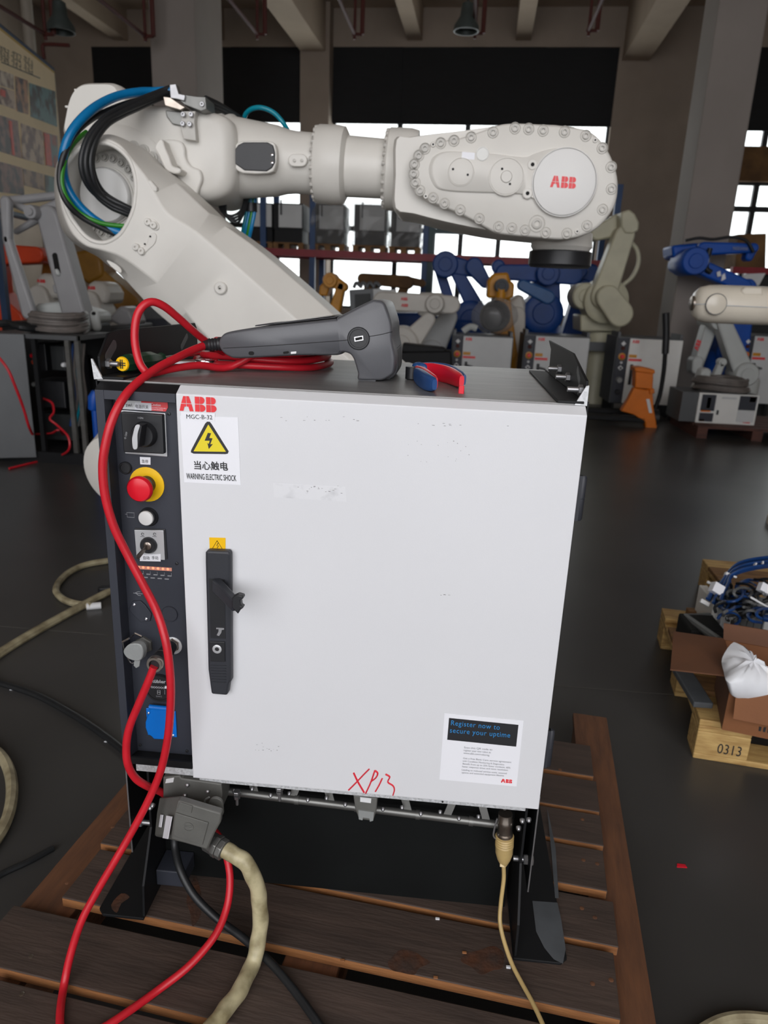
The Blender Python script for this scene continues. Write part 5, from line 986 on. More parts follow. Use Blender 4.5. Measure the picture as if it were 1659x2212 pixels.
# ---- cream robot
s = BG('cream_robot', 'old cream robot with bent arm in front of the dark wall', 'robot', 1295, 8.3)
s.link('lower_arm', 'bot_cream', (1300, 640), (1345, 510), 26, 20, .26, -.05); s.poly('elbow_casing', 'bot_cream', [(1342, 458), (1360, 452), (1372, 462), (1381, 480), (1380, 498), (1366, 505), (1350, 504), (1342, 490)], .34, -.2, .02); s.link('forearm', 'bot_cream', (1330, 488), (1286, 506), 22, 14, .3, .2)
s.joint('shoulder', 'bot_cream', (1302, 650), 46, .5, .15); s.link('counter_link', 'bot_cream', (1312, 642), (1338, 678), 24, 26, .16, -.25); s.joint('motor', 'bot_cream', (1258, 640), 28, .5, .3); s.poly('turret', 'bot_cream', [(1254, 680), (1345, 684), (1340, 716), (1254, 716)], .6, .1, .02); s.post('base', 'bot_cream', 1296, 716, 34, .35)
s.tube('hose', 'bot_cream', [(1360, 520), (1376, 540), (1379, 568), (1366, 598), (1340, 620)], 4.5, .1); s.poly('label_plate', 'ctl_side', [(1262, 738), (1320, 740), (1320, 760), (1262, 758)], .02, -.02, .003)
# ---- orange pallet jack
s = BG('pallet_jack', 'orange hand pallet jack with black tiller and forks', 'pallet jack', 1395, 6.75)
yj = 6.75
s.poly('mast', 'jack_orange', [(1374, 797), (1412, 803), (1410, 842), (1372, 838)], .16, .05, .01); s.poly('mast_cap', 'jack_orange', [(1371, 794), (1388, 793), (1415, 799), (1415, 808), (1372, 803)], .2, .03, .01)
s.poly('frame', 'jack_orange', [(1370, 838), (1392, 842), (1410, 842), (1412, 880), (1420, 926), (1395, 926), (1394, 912), (1370, 896), (1342, 888), (1358, 862)], .10, .05, .008); s.poly('valve', 'jack_orange', [(1404, 842), (1414, 840), (1414, 850), (1404, 852)], .1, .02, .006)
s.poly('rating_plate', 'label_white', [(1396, 862), (1403, 862), (1409, 892), (1402, 892)], .006, .042, 0)
s.tube('tiller', 'black_steel', [(1437, 760), (1434, 800), (1426, 850), (1415, 884)], 4.8, .12); s.tube('grip', 'black_plastic', [(1438, 676), (1439, 720), (1437, 764)], 7.5, .12)
for x, dx in ((aty(1300, 905, 6.9).x, 0), (aty(1300, 905, 6.9).x, .5)):
    g = G(); g.box(x-.55, aty(1395, 905, 6.8).x, 6.8+dx, 6.96+dx, .05, .10); put(g, 'fork', 'black_steel', s.r, smooth=0, bevel=.008)
    g = G(); g.lathe([(.04, -.06), (.04, .06)], (x-.4, 6.88+dx, .04), (0, 1, 0), 14); put(g, 'fork_roller', 'black_plastic', s.r)
p = aty(1412, 930, 6.9); g = G(); g.lathe([(.09, -.06), (.09, .06)], (p.x-.03, 6.95, .09), (1, 0, 0), 20); put(g, 'steer_wheel', 'black_plastic', s.r)
# ---- clutter by the jack
s = BG('white_gripper', 'small white casting on the floor beside the pallet jack', 'part', 1430, 7.1)
p = atz(1428, 892, .0); s.r.location = p; g = G(); g.sphere(p+V((0, 0, .09)), .09, 8, (1.1, .8, 1)); g.box(p.x-.13, p.x+.12, p.y-.08, p.y+.08, 0, .05); put(g, 'casting', 'bot_white', s.r, bevel=.01)
# ---- right side: blue arm robot, grey white robot, ivory arm
s = BG('bright_blue_robot', 'bright blue robot with long arm in front of the light column', 'robot', 1540, 7.9)
s.poly('motor_block', 'bot_blue_bright', [(1452, 530), (1508, 524), (1524, 540), (1518, 556), (1504, 572), (1454, 556)], .42, 0, .03); s.joint('elbow', 'bot_blue_bright', (1488, 566), 27, .5, -.1); s.joint('motor', 'bot_blue_bright', (1466, 572), 16, .3, .2)
s.link('forearm', 'bot_blue_bright', (1515, 538), (1622, 537), 13, 9, .22); s.link('wrist', 'bot_blue_bright', (1622, 537), (1614, 556), 10, 8, .16); s.link('lower_arm', 'bot_blue_bright', (1500, 574), (1602, 618), 15, 13, .24, -.05); s.tube('dress_hose', 'black_cable', [(1480, 520), (1510, 514), (1540, 517), (1580, 512), (1612, 520), (1628, 545)], 3, -.15); s.tube('arm_hose', 'black_cable', [(1534, 536), (1528, 560), (1526, 580), (1536, 588)], 5, -.2)
s.poly('data_plate', 'label_white', [(1548, 588), (1556, 585), (1558, 596), (1550, 598)], .01, -.2, 0); s.poly('data_plate', 'sticker_white', [(1560, 594), (1566, 590), (1568, 602), (1558, 607)], .01, -.2, 0)
s.link('column', 'bot_blue_bright', (1602, 622), (1570, 760), 18, 34, .4, .2); s.post('base', 'bot_blue_bright', 1566, 760, 40, .2); p = aty(1580, 540, 7.78); text('YASKAWA', 'lettering', 'ink_grey', s.r, p, (1, 0, 0), (0, 0, 1), .05, width=.17, lift=.02)
s = BG('light_grey_robot', 'light grey robot with leaning arm behind the ivory arm', 'robot', 1590, 7.4)
s.link('lower_arm', 'bot_light', (1556, 690), (1602, 806), 14, 21, .22); s.joint('shoulder', 'bot_light', (1602, 806), 25, .34); s.link('forearm', 'bot_light', (1536, 690), (1502, 792), 14, 11, .2, .25); s.joint('elbow', 'bot_light', (1540, 692), 20, .5, .2); s.link('wrist', 'bot_light', (1502, 780), (1500, 796), 12, 11, .22, .2); s.post('base', 'bot_light', 1606, 815, 34, .05)
p, q = aty(1508, 758, 7.54), aty(1516, 734, 7.54); emblem('emblem', 'logo_red', s.r, p, q-p, V((-.8, 0, .3)), .05, lift=-.004)
s = BG('small_grey_robot', 'small light grey robot wrist standing on the floor near the jack', 'robot', 1505, 7.0)
s.link('wrist_link', 'bot_light', (1520, 805), (1500, 850), 11, 8, .18); s.poly('foot', 'bot_light', [(1474, 862), (1510, 864), (1508, 890), (1476, 888)], .3, .05, .02); s.joint('lug', 'bot_light', (1558, 782), 9, .1, .1); s.link('lug_link', 'bot_light', (1558, 784), (1540, 826), 7, 9, .1, .1); s.link('stem', 'bot_light', (1502, 848), (1492, 880), 8, 10, .16, .05); g = G(); g.box(s.x-.15, s.x+.2, 7.25, 7.5, 0, .05); put(g, 'floor_plate', 'black_steel', s.r, smooth=0)
s = BG('ivory_robot', 'glossy ivory robot forearm entering from the right edge', 'robot', 1760, 3.2)
AY = 3.2; k_ = pxm(AY)
a, b = aty(1545, 657, AY), aty(1850, 668, AY); d = (b-a).normalized()
g = G(); prof = [(8, -46), (24, -44), (34, -34), (38, -18), (39, 0), (39, 60), (38, 160), (40, 300)]
g.lathe([(r*k_, h*k_) for r, h in prof], a, d, 40); fa = put(g, 'forearm', 'bot_ivory', s.r)
g = G(); g.lathe([(20*k_, 0), (20*k_, 1.5*k_), (18.5*k_, 2.5*k_)], aty(1547, 657, AY-39*k_), YF, 32); put(g, 'wrist_cap', 'bot_ivory', fa); g = G(); cc = aty(1547, 657, AY-39.4*k_); g.tube([cc+V((math.cos(t*.2617), 0, math.sin(t*.2617)))*20.6*k_ for t in range(24)], .0028, 6, closed=True); put(g, 'cap_groove_shade', 'ctl_side', fa)  # raised grey ring painted in for the shade of the cap's groove
g = G(); g.tube([aty(1500, 657, AY-20*k_), aty(1527, 657, AY-39.2*k_)], .003, 5); g.tube([aty(1569, 660, AY-39.2*k_), aty(1660, 664, AY-39.2*k_)], .003, 5); put(g, 'casing_seam', 'ctl_grey', fa)
g = G(); g.slab(rp([(1600, 628), (1612, 620), (1648, 620), (1650, 640), (1606, 640)], AY-34*k_), (0, .04, 0)); put(g, 'sensor_cover', 'bot_ivory', fa, bevel=.012)
g = G(); g.lathe([(15*k_, 0), (15*k_, 5*k_), (12*k_, 7*k_)], aty(1499, 655, AY), -d, 28); put(g, 'tool_flange', 'nickel', fa)
e = aty(1850, 668, AY); g = G(); g.hull2(e, V((e.x+.1, AY+.1, .75)), .15, .17, (0, .22, 0)); put(g, 'lower_arm', 'bot_ivory', s.r, bevel=.02)
g = G(); g.lathe([(.26, 0), (.26, .04), (.19, .08), (.18, .5), (.2, .6), (.16, .85)], (e.x+.1, AY+.12, 0), (0, 0, 1), 30); put(g, 'base', 'bot_ivory', s.r)
# ---- compact controller with grey cable coil on a reddish pallet
cy_ = 6.55
pb = BG('reddish_pallet', 'low reddish pallet under the compact controller', 'pallet', 1560, cy_)
x0, x1 = atz(1478, 905, .12).x, atz(1690, 905, .12).x
for i in range(6):
    g = G(); g.box(x0, x1, 6.3+i*.16, 6.43+i*.16, .10, .125); put(g, 'slat', 'wood_red', pb.r, smooth=0)
for x in (x0, (x0+x1)/2-.05, x1-.1):
    g = G(); g.box(x, x+.1, 6.3, 7.2, 0, .0995); put(g, 'bearer', 'wood_red', pb.r, smooth=0)
s = BG('compact_controller', 'compact controller with grey cable coil on top at the right', 'controller', 1578, cy_)
a, b = aty(1512, 848, 6.5), aty(1642, 852, 6.5); zt_, zb_ = a.z, .126
g = G(); g.box(a.x-.16, b.x, 6.52, 6.98, zb_, zt_); put(g, 'body', 'ctl_side', s.r, smooth=0, bevel=.006)
g = G(); g.box(a.x, b.x, 6.5, 6.52, zb_, zt_); fp = put(g, 'front_panel', 'ctl_light', s.r, smooth=0, bevel=.004)
W_ = b.x-a.x; H_ = zt_-zb_
def cpt(fx0, fx1, fz0, fz1, m, nm): g = G(); g.box(a.x+W_*fx0, a.x+W_*fx1, 6.488, 6.5, zb_+H_*fz0, zb_+H_*fz1); put(g, nm, m, fp, smooth=0)
cpt(.05, .28, .42, .95, 'panel_dark', 'drive_panel'); cpt(.05, .28, .06, .34, 'panel_dark', 'connector_panel'); cpt(.14, .2, .5, .86, 'pine_dark', 'connector_strip'); cpt(.06, .22, .38, .44, 'jack_orange', 'warning_strip'); cpt(.06, .14, .06, .13, 'jack_orange', 'warning_strip'); cpt(.33, .36, .3, .45, 'black_plastic', 'latch'); cpt(.68, .96, .5, .96, 'panel_dark', 'operator_panel'); cpt(.68, .96, .1, .48, 'ctl_grey', 'vent_panel'); cpt(.84, .94, .78, .94, 'jack_orange', 'stop_plate'); cpt(.38, .62, .84, .9, 'ctl_grey', 'vent_slot')
emblem('emblem', 'logo_red', s.r, V((a.x+W_*.8, 6.495, zb_+.02)), (1, 0, 0), (0, 0, 1), .03, lift=.004)
coil('cable_coil', 'coil of grey cable on the compact controller', 'coil_grey', ((a.x+b.x)/2-.02, 6.74, zt_), .26, 6, .02, .12)
# ---- brown crate and red stack at the far right
s = BG('crate', 'brown crate under the far right window', 'crate', 1625, 9.6)
s.poly('crate_box', 'crate_brown', [(1594, 506), (1656, 504), (1654, 580), (1588, 578)], .6, 0, .01); s.poly('red_beam', 'rack_red', [(1584, 576), (1700, 580), (1700, 594), (1582, 590)], .1, -.05, 0); s.poly('white_sheet', 'label_white', [(1606, 592), (1654, 590), (1640, 616), (1608, 616)], .05, -.1, 0); g = G(); g.box(s.x-.2, s.x+.6, 9.7, 10.2, 0, aty(1620, 578, 9.6).z); put(g, 'stand', 'frame_dark', s.r, smooth=0)
# ================================================================== storage rack with wrapped cabinets
RY = 10.8
s = BG('storage_rack', 'storage rack with blue posts and dark red beam under the windows', 'rack', 800, RY)
zbm0, zbm1 = aty(960, 566, RY).z, aty(960, 550, RY).z
xa, xb = aty(566, 556, RY).x, aty(1345, 556, RY).x
g = G(); g.box(xa, xb, RY, RY+.05, zbm0, zbm1); put(g, 'beam', 'rack_red', s.r, smooth=0); g = G(); g.box(xa, xb, RY+.9, RY+.95, zbm0, zbm1); put(g, 'beam', 'rack_red', s.r, smooth=0)
for u, m in ((673, 'rack_blue'), (920, 'rack_blue'), (932, 'rack_teal'), (1330, 'rack_blue'), (566, 'rack_blue')):
    x = aty(u, 500, RY).x
    for dy in (0, .9): g = G(); g.box(x-.045, x+.045, RY+.06+dy, RY+.14+dy, 0, aty(800, 380, RY).z if u != 932 else aty(800, 455, RY).z); put(g, 'post', m, s.r, smooth=0)
g = G(); g.box(xa, xb, RY+.06, RY+.9, zbm1-.03, zbm1); put(g, 'shelf_board', 'crate_brown', s.r, smooth=0)
g = G(); zz = aty(1000, 500, RY).z; g.box(aty(926, 500, RY).x, xb, RY+.1, RY+.16, zz-.03, zz+.03); put(g, 'upper_beam', 'rack_teal', s.r, smooth=0)
for i, (u0, u1, up_, v0, wr) in enumerate(((545, 586, 0, 437, 0), (602, 652, 0, 438, 0), (690, 742, 0, 440, 1), (778, 832, 0, 441, 1), (858, 908, 0, 448, 1))):
    L_ = ('leftmost shelf cabinet right behind the blue hoses', 'shelf cabinet with a bare grey door left of the rack post', 'plastic wrapped shelf cabinet just right of the rack post', 'plastic wrapped shelf cabinet below the forearm flange', 'plastic wrapped shelf cabinet at the right end of the shelf')[i]
    c = BG('shelf_cabinet', L_, 'cabinet', (u0+u1)/2, RY+.1, 'cabinets on the rack shelf'); y = RY+.1
    a, b = aty(u0, v0, y), aty(u1, v0, y); zb_ = zbm1+.30; c.r.location = ((a.x+b.x)/2, y, zbm1+.1); zt_ = a.z
    g = G(); g.box(a.x-.09, b.x+.01, y+.03, y+.6, zb_, zt_); put(g, 'body', 'black_steel', c.r, smooth=0)
    g = G(); g.box(a.x, b.x, y, y+.03, zb_+.02, zt_-.02); put(g, 'door', 'ctl_grey', c.r, smooth=0)
    g = G(); g.box(a.x+.03, a.x+.055, y-.03, y, zb_+.2, zb_+.42); put(g, 'door_handle', 'black_plastic', c.r, smooth=0)
    g = G(); g.box(a.x-.08, b.x, y+.05, y+.55, zbm1+.10, zb_); put(g, 'plinth', 'black_steel', c.r, smooth=0)
    if wr:
        g = G(); g.box(a.x-.12, b.x+.03, y-.04, y+.65, zbm1+.1, zt_+.03); bmesh.ops.subdivide_edges(g.b, edges=g.b.edges, cuts=5, use_grid_fill=True); random.seed(i)
        for v_ in g.b.verts: v_.co += V((random.uniform(-.02, .02), random.uniform(-.02, .02), random.uniform(-.01, .01)))
        put(g, 'plastic_wrap', 'wrap', c.r, smooth=0)
    q = BG('shelf_pallet', ('leftmost small pallet on the rack shelf', 'small pallet under the bare grey shelf cabinet', 'small pallet under the wrapped cabinet at the rack post', 'small pallet under the wrapped cabinet below the flange', 'small pallet at the right end of the rack shelf')[i], 'pallet', (u0+u1)/2, y, 'pallets on the rack shelf'); q.r.location = ((a.x+b.x)/2, y, zbm1)
    g = G(); g.box(a.x-.11, b.x+.03, y-.02, y+.62, zbm1+.078, zbm1+.098); put(g, 'deck', 'pine_dark', q.r, smooth=0)
    for x in (a.x-.1, (a.x+b.x)/2-.1, b.x-.06): g = G(); g.box(x, x+.09, y-.01, y+.6, zbm1+.002, zbm1+.0775); put(g, 'block', 'pine_dark', q.r, smooth=0)
# ================================================================== LEFT SIDE
# ---- poster board
y1 = 7.4; tr = aty(119, 146, y1); br_ = aty(141, 425, y1); tl = aty(0, 88, 6.0)
dirx = (tr-tl); dirx.z = 0; dirx.normalize(); nrm = dirx.cross(V((0, 0, 1))).normalized()
if (CO-tr).dot(nrm) < 0: nrm = -nrm
pbo = thing('poster_board', 'cream poster board with rows of factory photographs at the left edge', 'poster', (tr-dirx*1.0).xy.to_3d())
W0, Ht = 2.0, tr.z-br_.z+.35
def pq(s0, s1, t0, t1, m, nm, par, lift, th=.006, bev=0.):
    g = G(); P = [tr-dirx*s1+V((0, 0, -t1)), tr-dirx*s0+V((0, 0, -t1)), tr-dirx*s0+V((0, 0, -t0)), tr-dirx*s1+V((0, 0, -t0))]; g.slab([p+nrm*lift for p in P], -nrm*th); return put(g, nm, m, par, smooth=0, bevel=bev)
pq(0, W0, 0, Ht, 'poster_rim', 'board_frame', pbo, 0, .06, .02); bd = pq(.05, W0-.05, .05, Ht-.05, 'poster_gold', 'board_rim', pbo, .006); pq(.07, W0-.07, .075, Ht-.07, 'poster_cream', 'board_sheet', pbo, .010)
def fuv(u, v):                            # photo pixel to board coordinates
    d = ray(u, v); t = (tr-CO).dot(nrm)/d.dot(nrm); p = CO+d*t-tr; return -p.dot(dirx), -p.z
def onb(u, v): d = ray(u, v); return CO+d*((tr-CO).dot(nrm)/d.dot(nrm))
rows = [([(-30, 143), (26.6, 161), (27.5, 194), (-30, 175)], 0), ([(-30, 178), (28, 197), (32, 237), (-30, 215)], 3), ([(30, 164), (57, 174), (58.4, 247), (33.5, 240)], 1), ([(60, 178.5), (117, 197.5), (121, 274), (64, 252)], 2), ([(-30, 240), (35, 261), (44, 342), (-30, 318)], 5), ([(42, 266), (89, 283), (94, 357), (45.5, 342)], 3), ([(91, 285), (121, 293.7), (124, 364), (97, 357)], 6), ([(-30, 342), (44.7, 362), (50, 421), (-30, 412)], 5), ([(46.4, 364), (92, 376), (94, 412), (50, 400)], 7), ([(94, 377), (124, 385), (126, 422), (96, 414)], 2), ([(16, 260), (22, 262), (29, 336), (24, 334)], 4), ([(93, 287), (104, 290), (110, 359), (97, 356)], 4), ([(-2, 192), (8, 196), (8, 210), (-2, 206)], 4)]
for i, (q, k) in enumerate(rows):
    g = G(); g.slab([onb(*p)+nrm*(.013 if i < 10 else .016) for p in q], -nrm*.003); put(g, 'photo_print', 'print_%d' % k, pbo, smooth=0)
# illegible heading: rows of short dark strokes
random.seed(21); g = G()
for i in range(3):
    for j in range(9):
        for h in range(3):
            u = 2+i*26+h*7+random.uniform(-1, 1); v = 103+i*11+h*4+j*3.6+random.uniform(-.6, .6); q = onb(u, v)+nrm*.012; L_ = random.uniform(.02, .07)
            g.slab([q-dirx*L_, q, q+V((0, 0, .007)), q-dirx*L_+V((0, 0, .004))], nrm*.002)
put(g, 'heading_strokes', 'ink', pbo, smooth=0)['kind'] = 'stuff'
a, b = fuv(0, 135), fuv(84, 170); g = G(); p, q = tr-dirx*a[0]-V((0, 0, a[1]))+nrm*.012, tr-dirx*b[0]-V((0, 0, b[1]))+nrm*.012; g.slab([p, q, q+V((0, 0, .008)), p+V((0, 0, .008))], nrm*.002); put(g, 'heading_rule', 'ink', pbo, smooth=0)
for s0 in (.1, W0-.2):
    g = G(); q = tr-dirx*s0-nrm*.05; g.box(q.x-.03, q.x+.03, q.y-.03, q.y+.03, 0, tr.z-.1); put(g, 'board_leg', 'poster_rim', pbo, smooth=0)
# ---- grey parallel link robot
s = BG('grey_link_robot', 'grey parallel link robot with slotted arm at the left', 'robot', 120, 4.6)
s.link('lower_arm', 'bot_grey', (112, 470), (172, 690), 24, 28, .16); s.link('arm_slot', 'black_hole', (129, 553), (136, 590), 6, 6, .18, -.01); s.link('slot_lug', 'bot_light', (134, 586), (136, 592), 5, 5, .19, -.015); s.link('rod', 'bot_grey', (14, 436), (18, 520), 12, 9, .07, -.1); s.link('rod', 'bot_grey', (17, 515), (64, 675), 9, 16, .07, -.1); s.link('upper_rod', 'bot_grey', (18, 434), (130, 422), 9, 8, .07, .08)
s.joint('pivot', 'bot_grey', (88, 462), 15, .3); s.link('triangle_link', 'bot_grey', (30, 442), (88, 462), 6, 10, .06, .05); s.link('triangle_link', 'bot_grey', (88, 462), (140, 436), 12, 10, .1, .05); s.link('triangle_link', 'bot_grey', (36, 500), (88, 470), 6, 8, .06, .1); s.poly('side_lug', 'bot_grey', [(112, 616), (124, 612), (130, 628), (126, 634), (116, 634)], .12, .0, .01)
s.poly('base_plate', 'bot_light', [(78, 656), (120, 652), (168, 668), (194, 676), (196, 700), (60, 706), (56, 680)], .4, .05, .03)
for u in (182, 205):
    o = s.link('fork_lug', 'bot_light', (u, 680), (u+4, 706), 10, 10, .05, -.05+.0*u); s.joint('lug_bore', 'black_hole', (u, 677), 4, .06, -.06)
g = G(); g.box(s.x-.42, s.x+.25, 4.65, 5.2, 0, aty(120, 706, 4.6).z+.02); put(g, 'pedestal', 'black_steel', s.r, smooth=0, bevel=.02)
# ---- open controller in front of it: grey side panel and dark interior
oy = 3.75
s = BG('open_controller', 'open dark controller cabinet with wiring at the left edge', 'controller', 90, oy)
xl_, xm_, xr_ = aty(-120, 860, oy).x, aty(72, 860, oy).x, aty(188, 860, oy+.1).x; zt_ = aty(60, 722, oy).z
P = [aty(-140, 712, 3.35), aty(62, 722, oy), aty(74, 992, oy), aty(-140, 1010, 3.35)]
g = G(); xp_ = aty(66, 860, oy).x; g.loft([[V((xl_, 3.5, z)), V((xp_, oy, z)), V((xp_-.02, oy+.03, z)), V((xl_-.02, 3.53, z))] for z in (.04, zt_)]); put(g, 'side_panel', 'ctl_side', s.r, smooth=0, bevel=.004)
g = G(); g.box(xp_, xr_, oy+.55, oy+.6, .04, zt_); put(g, 'back_panel', 'black_steel', s.r, smooth=0)
g = G(); g.box(xp_-.3, xr_, oy+.02, oy+.6, zt_-.03, zt_); put(g, 'lid', 'ctl_side', s.r, smooth=0); g = G(); g.box(xp_-.3, xr_, oy+.02, oy+.6, .0, .08); put(g, 'floor_tray', 'black_steel', s.r, smooth=0)
for x in (xr_-.03, xr_-.10, xp_+.02): g = G(); g.box(x, x+.03, oy+.04, oy+.07, .05, zt_); put(g, 'frame_post', 'rail_grey' if x > xp_+.1 else 'black_steel', s.r, smooth=0)
for i, (u0, v0, u1, v1, m) in enumerate(((78, 740, 110, 800, 'black_plastic'), (115, 745, 150, 800, 'frame_dark'), (82, 820, 150, 880, 'black_plastic'), (90, 890, 170, 950, 'frame_dark'), (152, 770, 172, 900, 'panel_dark'))):
    p, q = aty(u0, v0, oy+.3), aty(u1, v1, oy+.3); g = G(); g.box(p.x, q.x, oy+.25, oy+.5, q.z, p.z); put(g, 'drive_unit', m, s.r, smooth=0, bevel=.006)
for u, v, m in ((72, 768, 'estop_red'), (76, 782, 'bot_orange'), (140, 788, 'label_white'), (76, 830, 'lid_grey'), (88, 862, 'lid_grey')):
    g = G(); g.lathe([(.018, 0), (.018, .02), (.012, .03)], aty(u, v, oy+.2), YF, 12); put(g, 'control_knob', m, s.r)
for k in range(5):
    u = 158+k*6; g = G(); g.tube(smoothpath([aty(u, 742, oy+.2), aty(u-3, 800, oy+.18), aty(u+4, 860, oy+.2), aty(u-6, 920, oy+.22)], 4), .009, 7); put(g, 'wiring', ('wire_blue', 'coil_grey', 'teal_hose', 'wire_grey', 'coil_grey')[k], s.r)
coil('cable_coil', 'coil of grey cable on top of the open controller', 'coil_grey', (aty(128, 706, oy+.3).x, oy+.3, zt_), .19, 8, .014, .12)
g = G(); p = aty(30, 712, 3.85); g.tube(smoothpath([V((p.x-.2, 3.8, zt_+.03)), V((p.x-.05, 3.85, zt_+.06)), V((p.x+.08, 3.8, zt_+.04)), V((p.x+.15, 3.9, zt_+.03))], 4), .025, 8); solo(g, 'hose_bundle', 'black_cable', 'short black hose on the grey side panel at the left edge', 'hose', (p.x, 3.85, zt_))
def floorline(name, m, pts, r, label, cat='cable', y=None): 
    P = [(aty(u, v, yy) if yy else atz(u, v, r)) for u, v, yy in pts]; g = G(); g.tube(smoothpath(P, 6), r, 8); return solo(g, name, m, label, cat, P[-1])
floorline('red_lead', 'red_cable', [(-20, 752, 3.4), (15, 795, 3.38), (35, 840, 3.4), (50, 880, 3.45), (62, 920, 3.5), (70, 938, 3.6)], .009, 'thin red cable hanging over the grey side panel')
floorline('red_lead', 'red_cable', [(92, 860, 3.9), (112, 870, 3.85), (116, 890, 3.8), (108, 905, 3.75), (125, 920, 3.75), (148, 945, 3.7), (146, 975, 3.7), (110, 990, None), (60, 1002, None), (20, 1012, None)], .008, 'red cable hanging out of the open controller')
floorline('red_lead', 'red_cable', [(78, 938, 3.95), (110, 936, 3.9), (130, 930, 3.85), (150, 960, None), (185, 975, None), (200, 985, None)], .008, 'red cable lying below the open controller near the robot')
g = G(); p = atz(160, 993, .0); random.seed(2); g.sphere(p+V((0, 0, .03)), .03, 8, (3.4, 2.2, 1))
for v_ in g.b.verts: v_.co += V((random.uniform(-.02, .02), random.uniform(-.02, .02), random.uniform(0, .012)))
solo(g, 'rag', 'poster_cream', 'crumpled pale rag on the floor left of the cabinet', 'rag', p, smooth=60)
g = G(); p = aty(203, 868, 3.3); g.lathe([(.012, -.06), (.03, -.05), (.04, .03), (.02, .07)], p, (.2, 0, 1), 12); g.cyl(p-V((0, 0, .05)), V((p.x, 3.3, 0)), .02, n=8); solo(g, 'blue_stand', 'bot_blue_bright', 'small blue object on a thin stand left of the cabinet', 'stand', (p.x, 3.3, 0))
# ---- more robots behind on the left
s = BG('orange_robot', 'orange red robot arm lying behind the grey links', 'robot', 45, 7.0)
s.link('forearm', 'bot_orange', (-30, 550), (95, 552), 24, 17, .35); s.link('lower_arm', 'bot_orange', (-20, 640), (45, 690), 34, 26, .35, .1); s.post('base', 'bot_orange', 20, 700, 50, .2); s.link('wrist', 'black_plastic', (88, 552), (98, 552), 13, 12, .3); s.link('column', 'bot_orange', (-10, 560), (-10, 650), 20, 30, .3, .1)
for i, (u, v, sc_, L_) in enumerate(((100, 618, 1.0, 'white robot hood with red letters behind the grey links'), (208, 632, .9, 'white robot hood with red letters below the lower arm'))):
    s = BG('white_hood_robot', L_, 'robot', u, 6.4, 'hooded white robots'); f = lambda du, dv: (u+du*sc_, v+dv*sc_)
    s.poly('hood', 'bot_white', [f(-28, 12), f(-22, -22), f(-8, -28), f(16, -24), f(30, 0), f(28, 26), f(-20, 30)], .4, 0, .04); s.mark(f(-20, -8), f(-2, -7), 7, -.005); s.link('arm', 'bot_white', f(0, 20), f(16, 60), 22, 20, .35, .1); s.post('base', 'bot_white', u+10, v+40, 34, .2)
s = BG('yellow_robot', 'yellow robot coloured dim behind the lower arm opening', 'robot', 170, 7.4)
s.poly('arm_block', 'bot_yellow_dim', [(150, 546), (196, 536), (218, 558), (224, 596), (190, 616), (160, 590)], .4, 0, .04); s.link('lower_arm', 'bot_yellow_dim', (230, 600), (290, 660), 18, 26, .35, .2); s.link('forearm', 'bot_yellow_dim', (120, 550), (112, 640), 14, 16, .3, .3); s.post('base', 'bot_yellow_dim', 262, 680, 44, .3)
s = BG('grey_machine', 'grey machine behind the left lifting bracket', 'machine', 262, 5.6)
s.poly('body', 'ctl_side', [(200, 706), (285, 700), (290, 770), (205, 772)], .5, 0, .02); s.poly('side_cover', 'bot_grey', [(230, 690), (258, 660), (280, 668), (292, 700), (260, 706)], .3, .05, .03); g = G(); g.box(s.x-.4, s.x+.1, 5.62, 6.1, 0, aty(240, 770, 5.6).z+.02); put(g, 'pedestal', 'black_steel', s.r, smooth=0)
s = BG('steel_cabinet', 'dark steel cabinet standing between lower arm and grey machine', 'cabinet', 318, 6.6)
s.poly('cabinet_box', 'ctl_side', [(282, 660), (420, 656), (424, 860), (290, 868)], .5, 0, .01); s.poly('door_panel', 'panel_dark', [(290, 690), (360, 688), (364, 850), (296, 852)], .02, -.02, .004); g = G(); g.box(s.x-.35, s.x+.3, 6.62, 7.1, 0, .3); put(g, 'plinth', 'black_steel', s.r, smooth=0)
# ================================================================== CABLES ON THE FLOOR
floorline('floor_cable', 'floor_cable', [(420, 1205, None), (300, 1203, None), (235, 1211, None), (185, 1220, None), (150, 1236, None), (127, 1258, None), (121, 1276, None), (132, 1291, None), (156, 1302, None), (198, 1309, None)], .014, 'beige cable loop on the floor ending beside the cabinet')
floorline('floor_cable', 'floor_cable', [(360, 1235, None), (300, 1250, None), (238, 1277, None), (160, 1318, None), (80, 1362, None), (0, 1411, None), (-80, 1470, None), (-300, 1600, None), (-700, 1750, None)], .016, 'beige cable running straight across the floor at the left')
floorline('floor_cable', 'floor_cable', [(-700, 1560, None), (-300, 1570, None), (-60, 1600, None), (-10, 1622, None), (15, 1652, None), (26, 1700, None), (18, 1760, None), (-10, 1815, None), (-60, 1860, None), (-300, 1980, None), (-700, 2100, None)], .0145, 'thick beige cable curve at the left edge')
floorline('floor_cable', 'floor_cable', [(1400, 2450, None), (1440, 2330, None), (1480, 2260, None), (1530, 2218, None), (1580, 2200, None), (1640, 2200, None), (1700, 2215, None), (1900, 2300, None), (2200, 2400, None)], .011, 'beige cable at the bottom right corner')
floorline('black_floor_cable', 'black_cable', [(-700, 1300, None), (-300, 1370, None), (-60, 1452, None), (0, 1475, None), (80, 1502, None), (160, 1545, None), (230, 1592, None), (290, 1640, None)], .010, 'black cable on the floor left of the cabinet')
floorline('black_floor_cable', 'black_cable', [(-700, 2150, None), (-300, 2060, None), (-60, 1930, None), (0, 1890, None), (60, 1862, None), (115, 1832, None)], .007, 'thin black cable on the dark floor beside the pallet')
